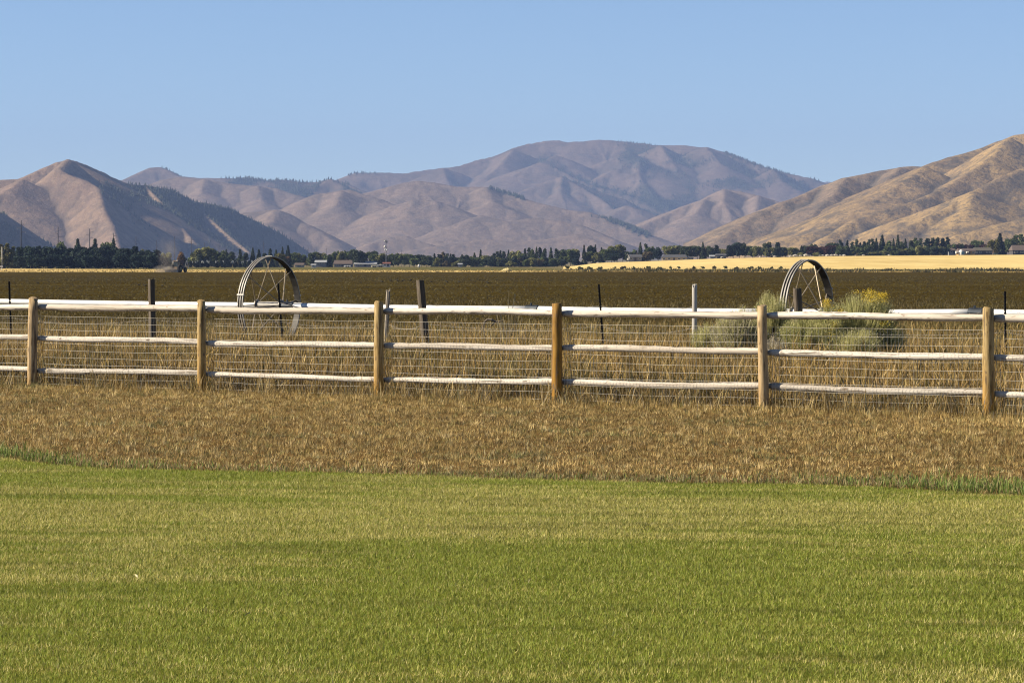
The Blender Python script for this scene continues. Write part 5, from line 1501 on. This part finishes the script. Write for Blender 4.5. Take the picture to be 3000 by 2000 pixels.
mb = MB(); mb.bbox((-.4, 0, 2.86), (1.6, 1.6, .2), .08); mb.build("cab_roof", m_body, tr)
mb = MB(); mb.bbox((-1.0, -.5, 2.98), (.5, .4, .12), .03); mb.build("beacon", M_W['white'], tr)
mb = MB(); mb.tube([(1.2, .3, 1.7), (1.2, .3, 2.7), (1.27, .3, 2.85)], .06, 8); mb.build("exhaust", m_band, tr)
for (wx, r, w, sy) in ((-.75, .95, .6, 1.0), (-.75, .95, .6, -1.0), (1.9, .62, .42, .85), (1.9, .62, .42, -.85)):
    mb = MB(); n = 22
    mb.tube([(wx, sy - w/2, r), (wx, sy - w/2 + .08, r), (wx, sy + w/2 - .08, r), (wx, sy + w/2, r)], [r * .9, r, r, r * .9], n, wob=lambda a, c: 1.03 if c % 2 else .99)
    wh = mb.build("wheel", m_tyre, tr)
    mb = MB(); mb.tube([(wx, sy - w/2 - .02, r), (wx, sy + w/2 + .02, r)], r * .5, 14); mb.build("rim", m_rim, wh)
mb = MB(); mb.box((-2.6, 0, .75), (2.4, 3.6, .14)); mb.box((-1.5, 0, .8), (1.0, .2, .16))
hw = mb.build("harrow_frame", m_band, tr)
for k in range(7):
    mb = MB(); mb.tube([(-2.9, -1.7 + k * .56, .38), (-2.9, -1.64 + k * .56, .38)], .4, 12); mb.build("disc", m_mast, hw)

def dust(name, label, c, size, dens, seed, aniso=.0):
    mb = MB(); mb.blob((0, 0, 0), (1, 1, 1), seed, 16, 10, .12)
    t = bpy.data.materials.new(name); t.use_nodes = True; nt = t.node_tree; nt.nodes.clear()
    out = nt.nodes.new("ShaderNodeOutputMaterial"); v = nt.nodes.new("ShaderNodeVolumePrincipled")
    v.inputs["Color"].default_value = (.42, .37, .33, 1)
    tc = nt.nodes.new("ShaderNodeTexCoord"); nz = nt.nodes.new("ShaderNodeTexNoise"); nz.inputs["Scale"].default_value = 2.0; nz.inputs["Detail"].default_value = 3
    nt.links.new(tc.outputs["Object"], nz.inputs["Vector"])
    ln = nt.nodes.new("ShaderNodeVectorMath"); ln.operation = 'LENGTH'; nt.links.new(tc.outputs["Object"], ln.inputs[0])
    mr = nt.nodes.new("ShaderNodeMapRange"); mr.inputs[1].default_value = 1.0; mr.inputs[2].default_value = .1; nt.links.new(ln.outputs["Value"], mr.inputs[0])
    m2 = nt.nodes.new("ShaderNodeMapRange"); m2.inputs[1].default_value = .36; m2.inputs[2].default_value = .66; nt.links.new(nz.outputs["Fac"], m2.inputs[0])
    mu = nt.nodes.new("ShaderNodeMath"); mu.operation = 'MULTIPLY'; nt.links.new(mr.outputs[0], mu.inputs[0]); nt.links.new(m2.outputs[0], mu.inputs[1])
    m3 = nt.nodes.new("ShaderNodeMath"); m3.operation = 'MULTIPLY'; m3.inputs[1].default_value = dens; nt.links.new(mu.outputs[0], m3.inputs[0])
    nt.links.new(m3.outputs[0], v.inputs["Density"]); nt.links.new(v.outputs[0], out.inputs["Volume"])
    o = mb.build(name, t, None, True); o.location = c; o.scale = size
    return tag(o, kind='stuff')
p = on_ground(484, Yt - 4); dust("dust_cloud", None, (p.x, p.y, p.z + .55), (3.6, 2.2, 1.45), 1.1, 1)
p = on_ground(488, Yt); dust("dust_plume", None, (p.x, p.y + 4, p.z + 4.6), (3.4, 2.6, 5.4), .22, 2)

# ---------------------------------------------------------------- haze
hz = bpy.data.materials.new("haze_air"); hz.use_nodes = True; nt = hz.node_tree; nt.nodes.clear()
out = nt.nodes.new("ShaderNodeOutputMaterial"); v = nt.nodes.new("ShaderNodeVolumePrincipled")
v.inputs["Color"].default_value = (.288, .408, .745, 1); v.inputs["Density"].default_value = 5.0e-5; v.inputs["Anisotropy"].default_value = 0.0
nt.links.new(v.outputs[0], out.inputs["Volume"])
mb = MB(); mb.box((0, 8600, 350), (24000, 20800, 760)); o = mb.build("haze", hz); tag(o, kind='stuff')
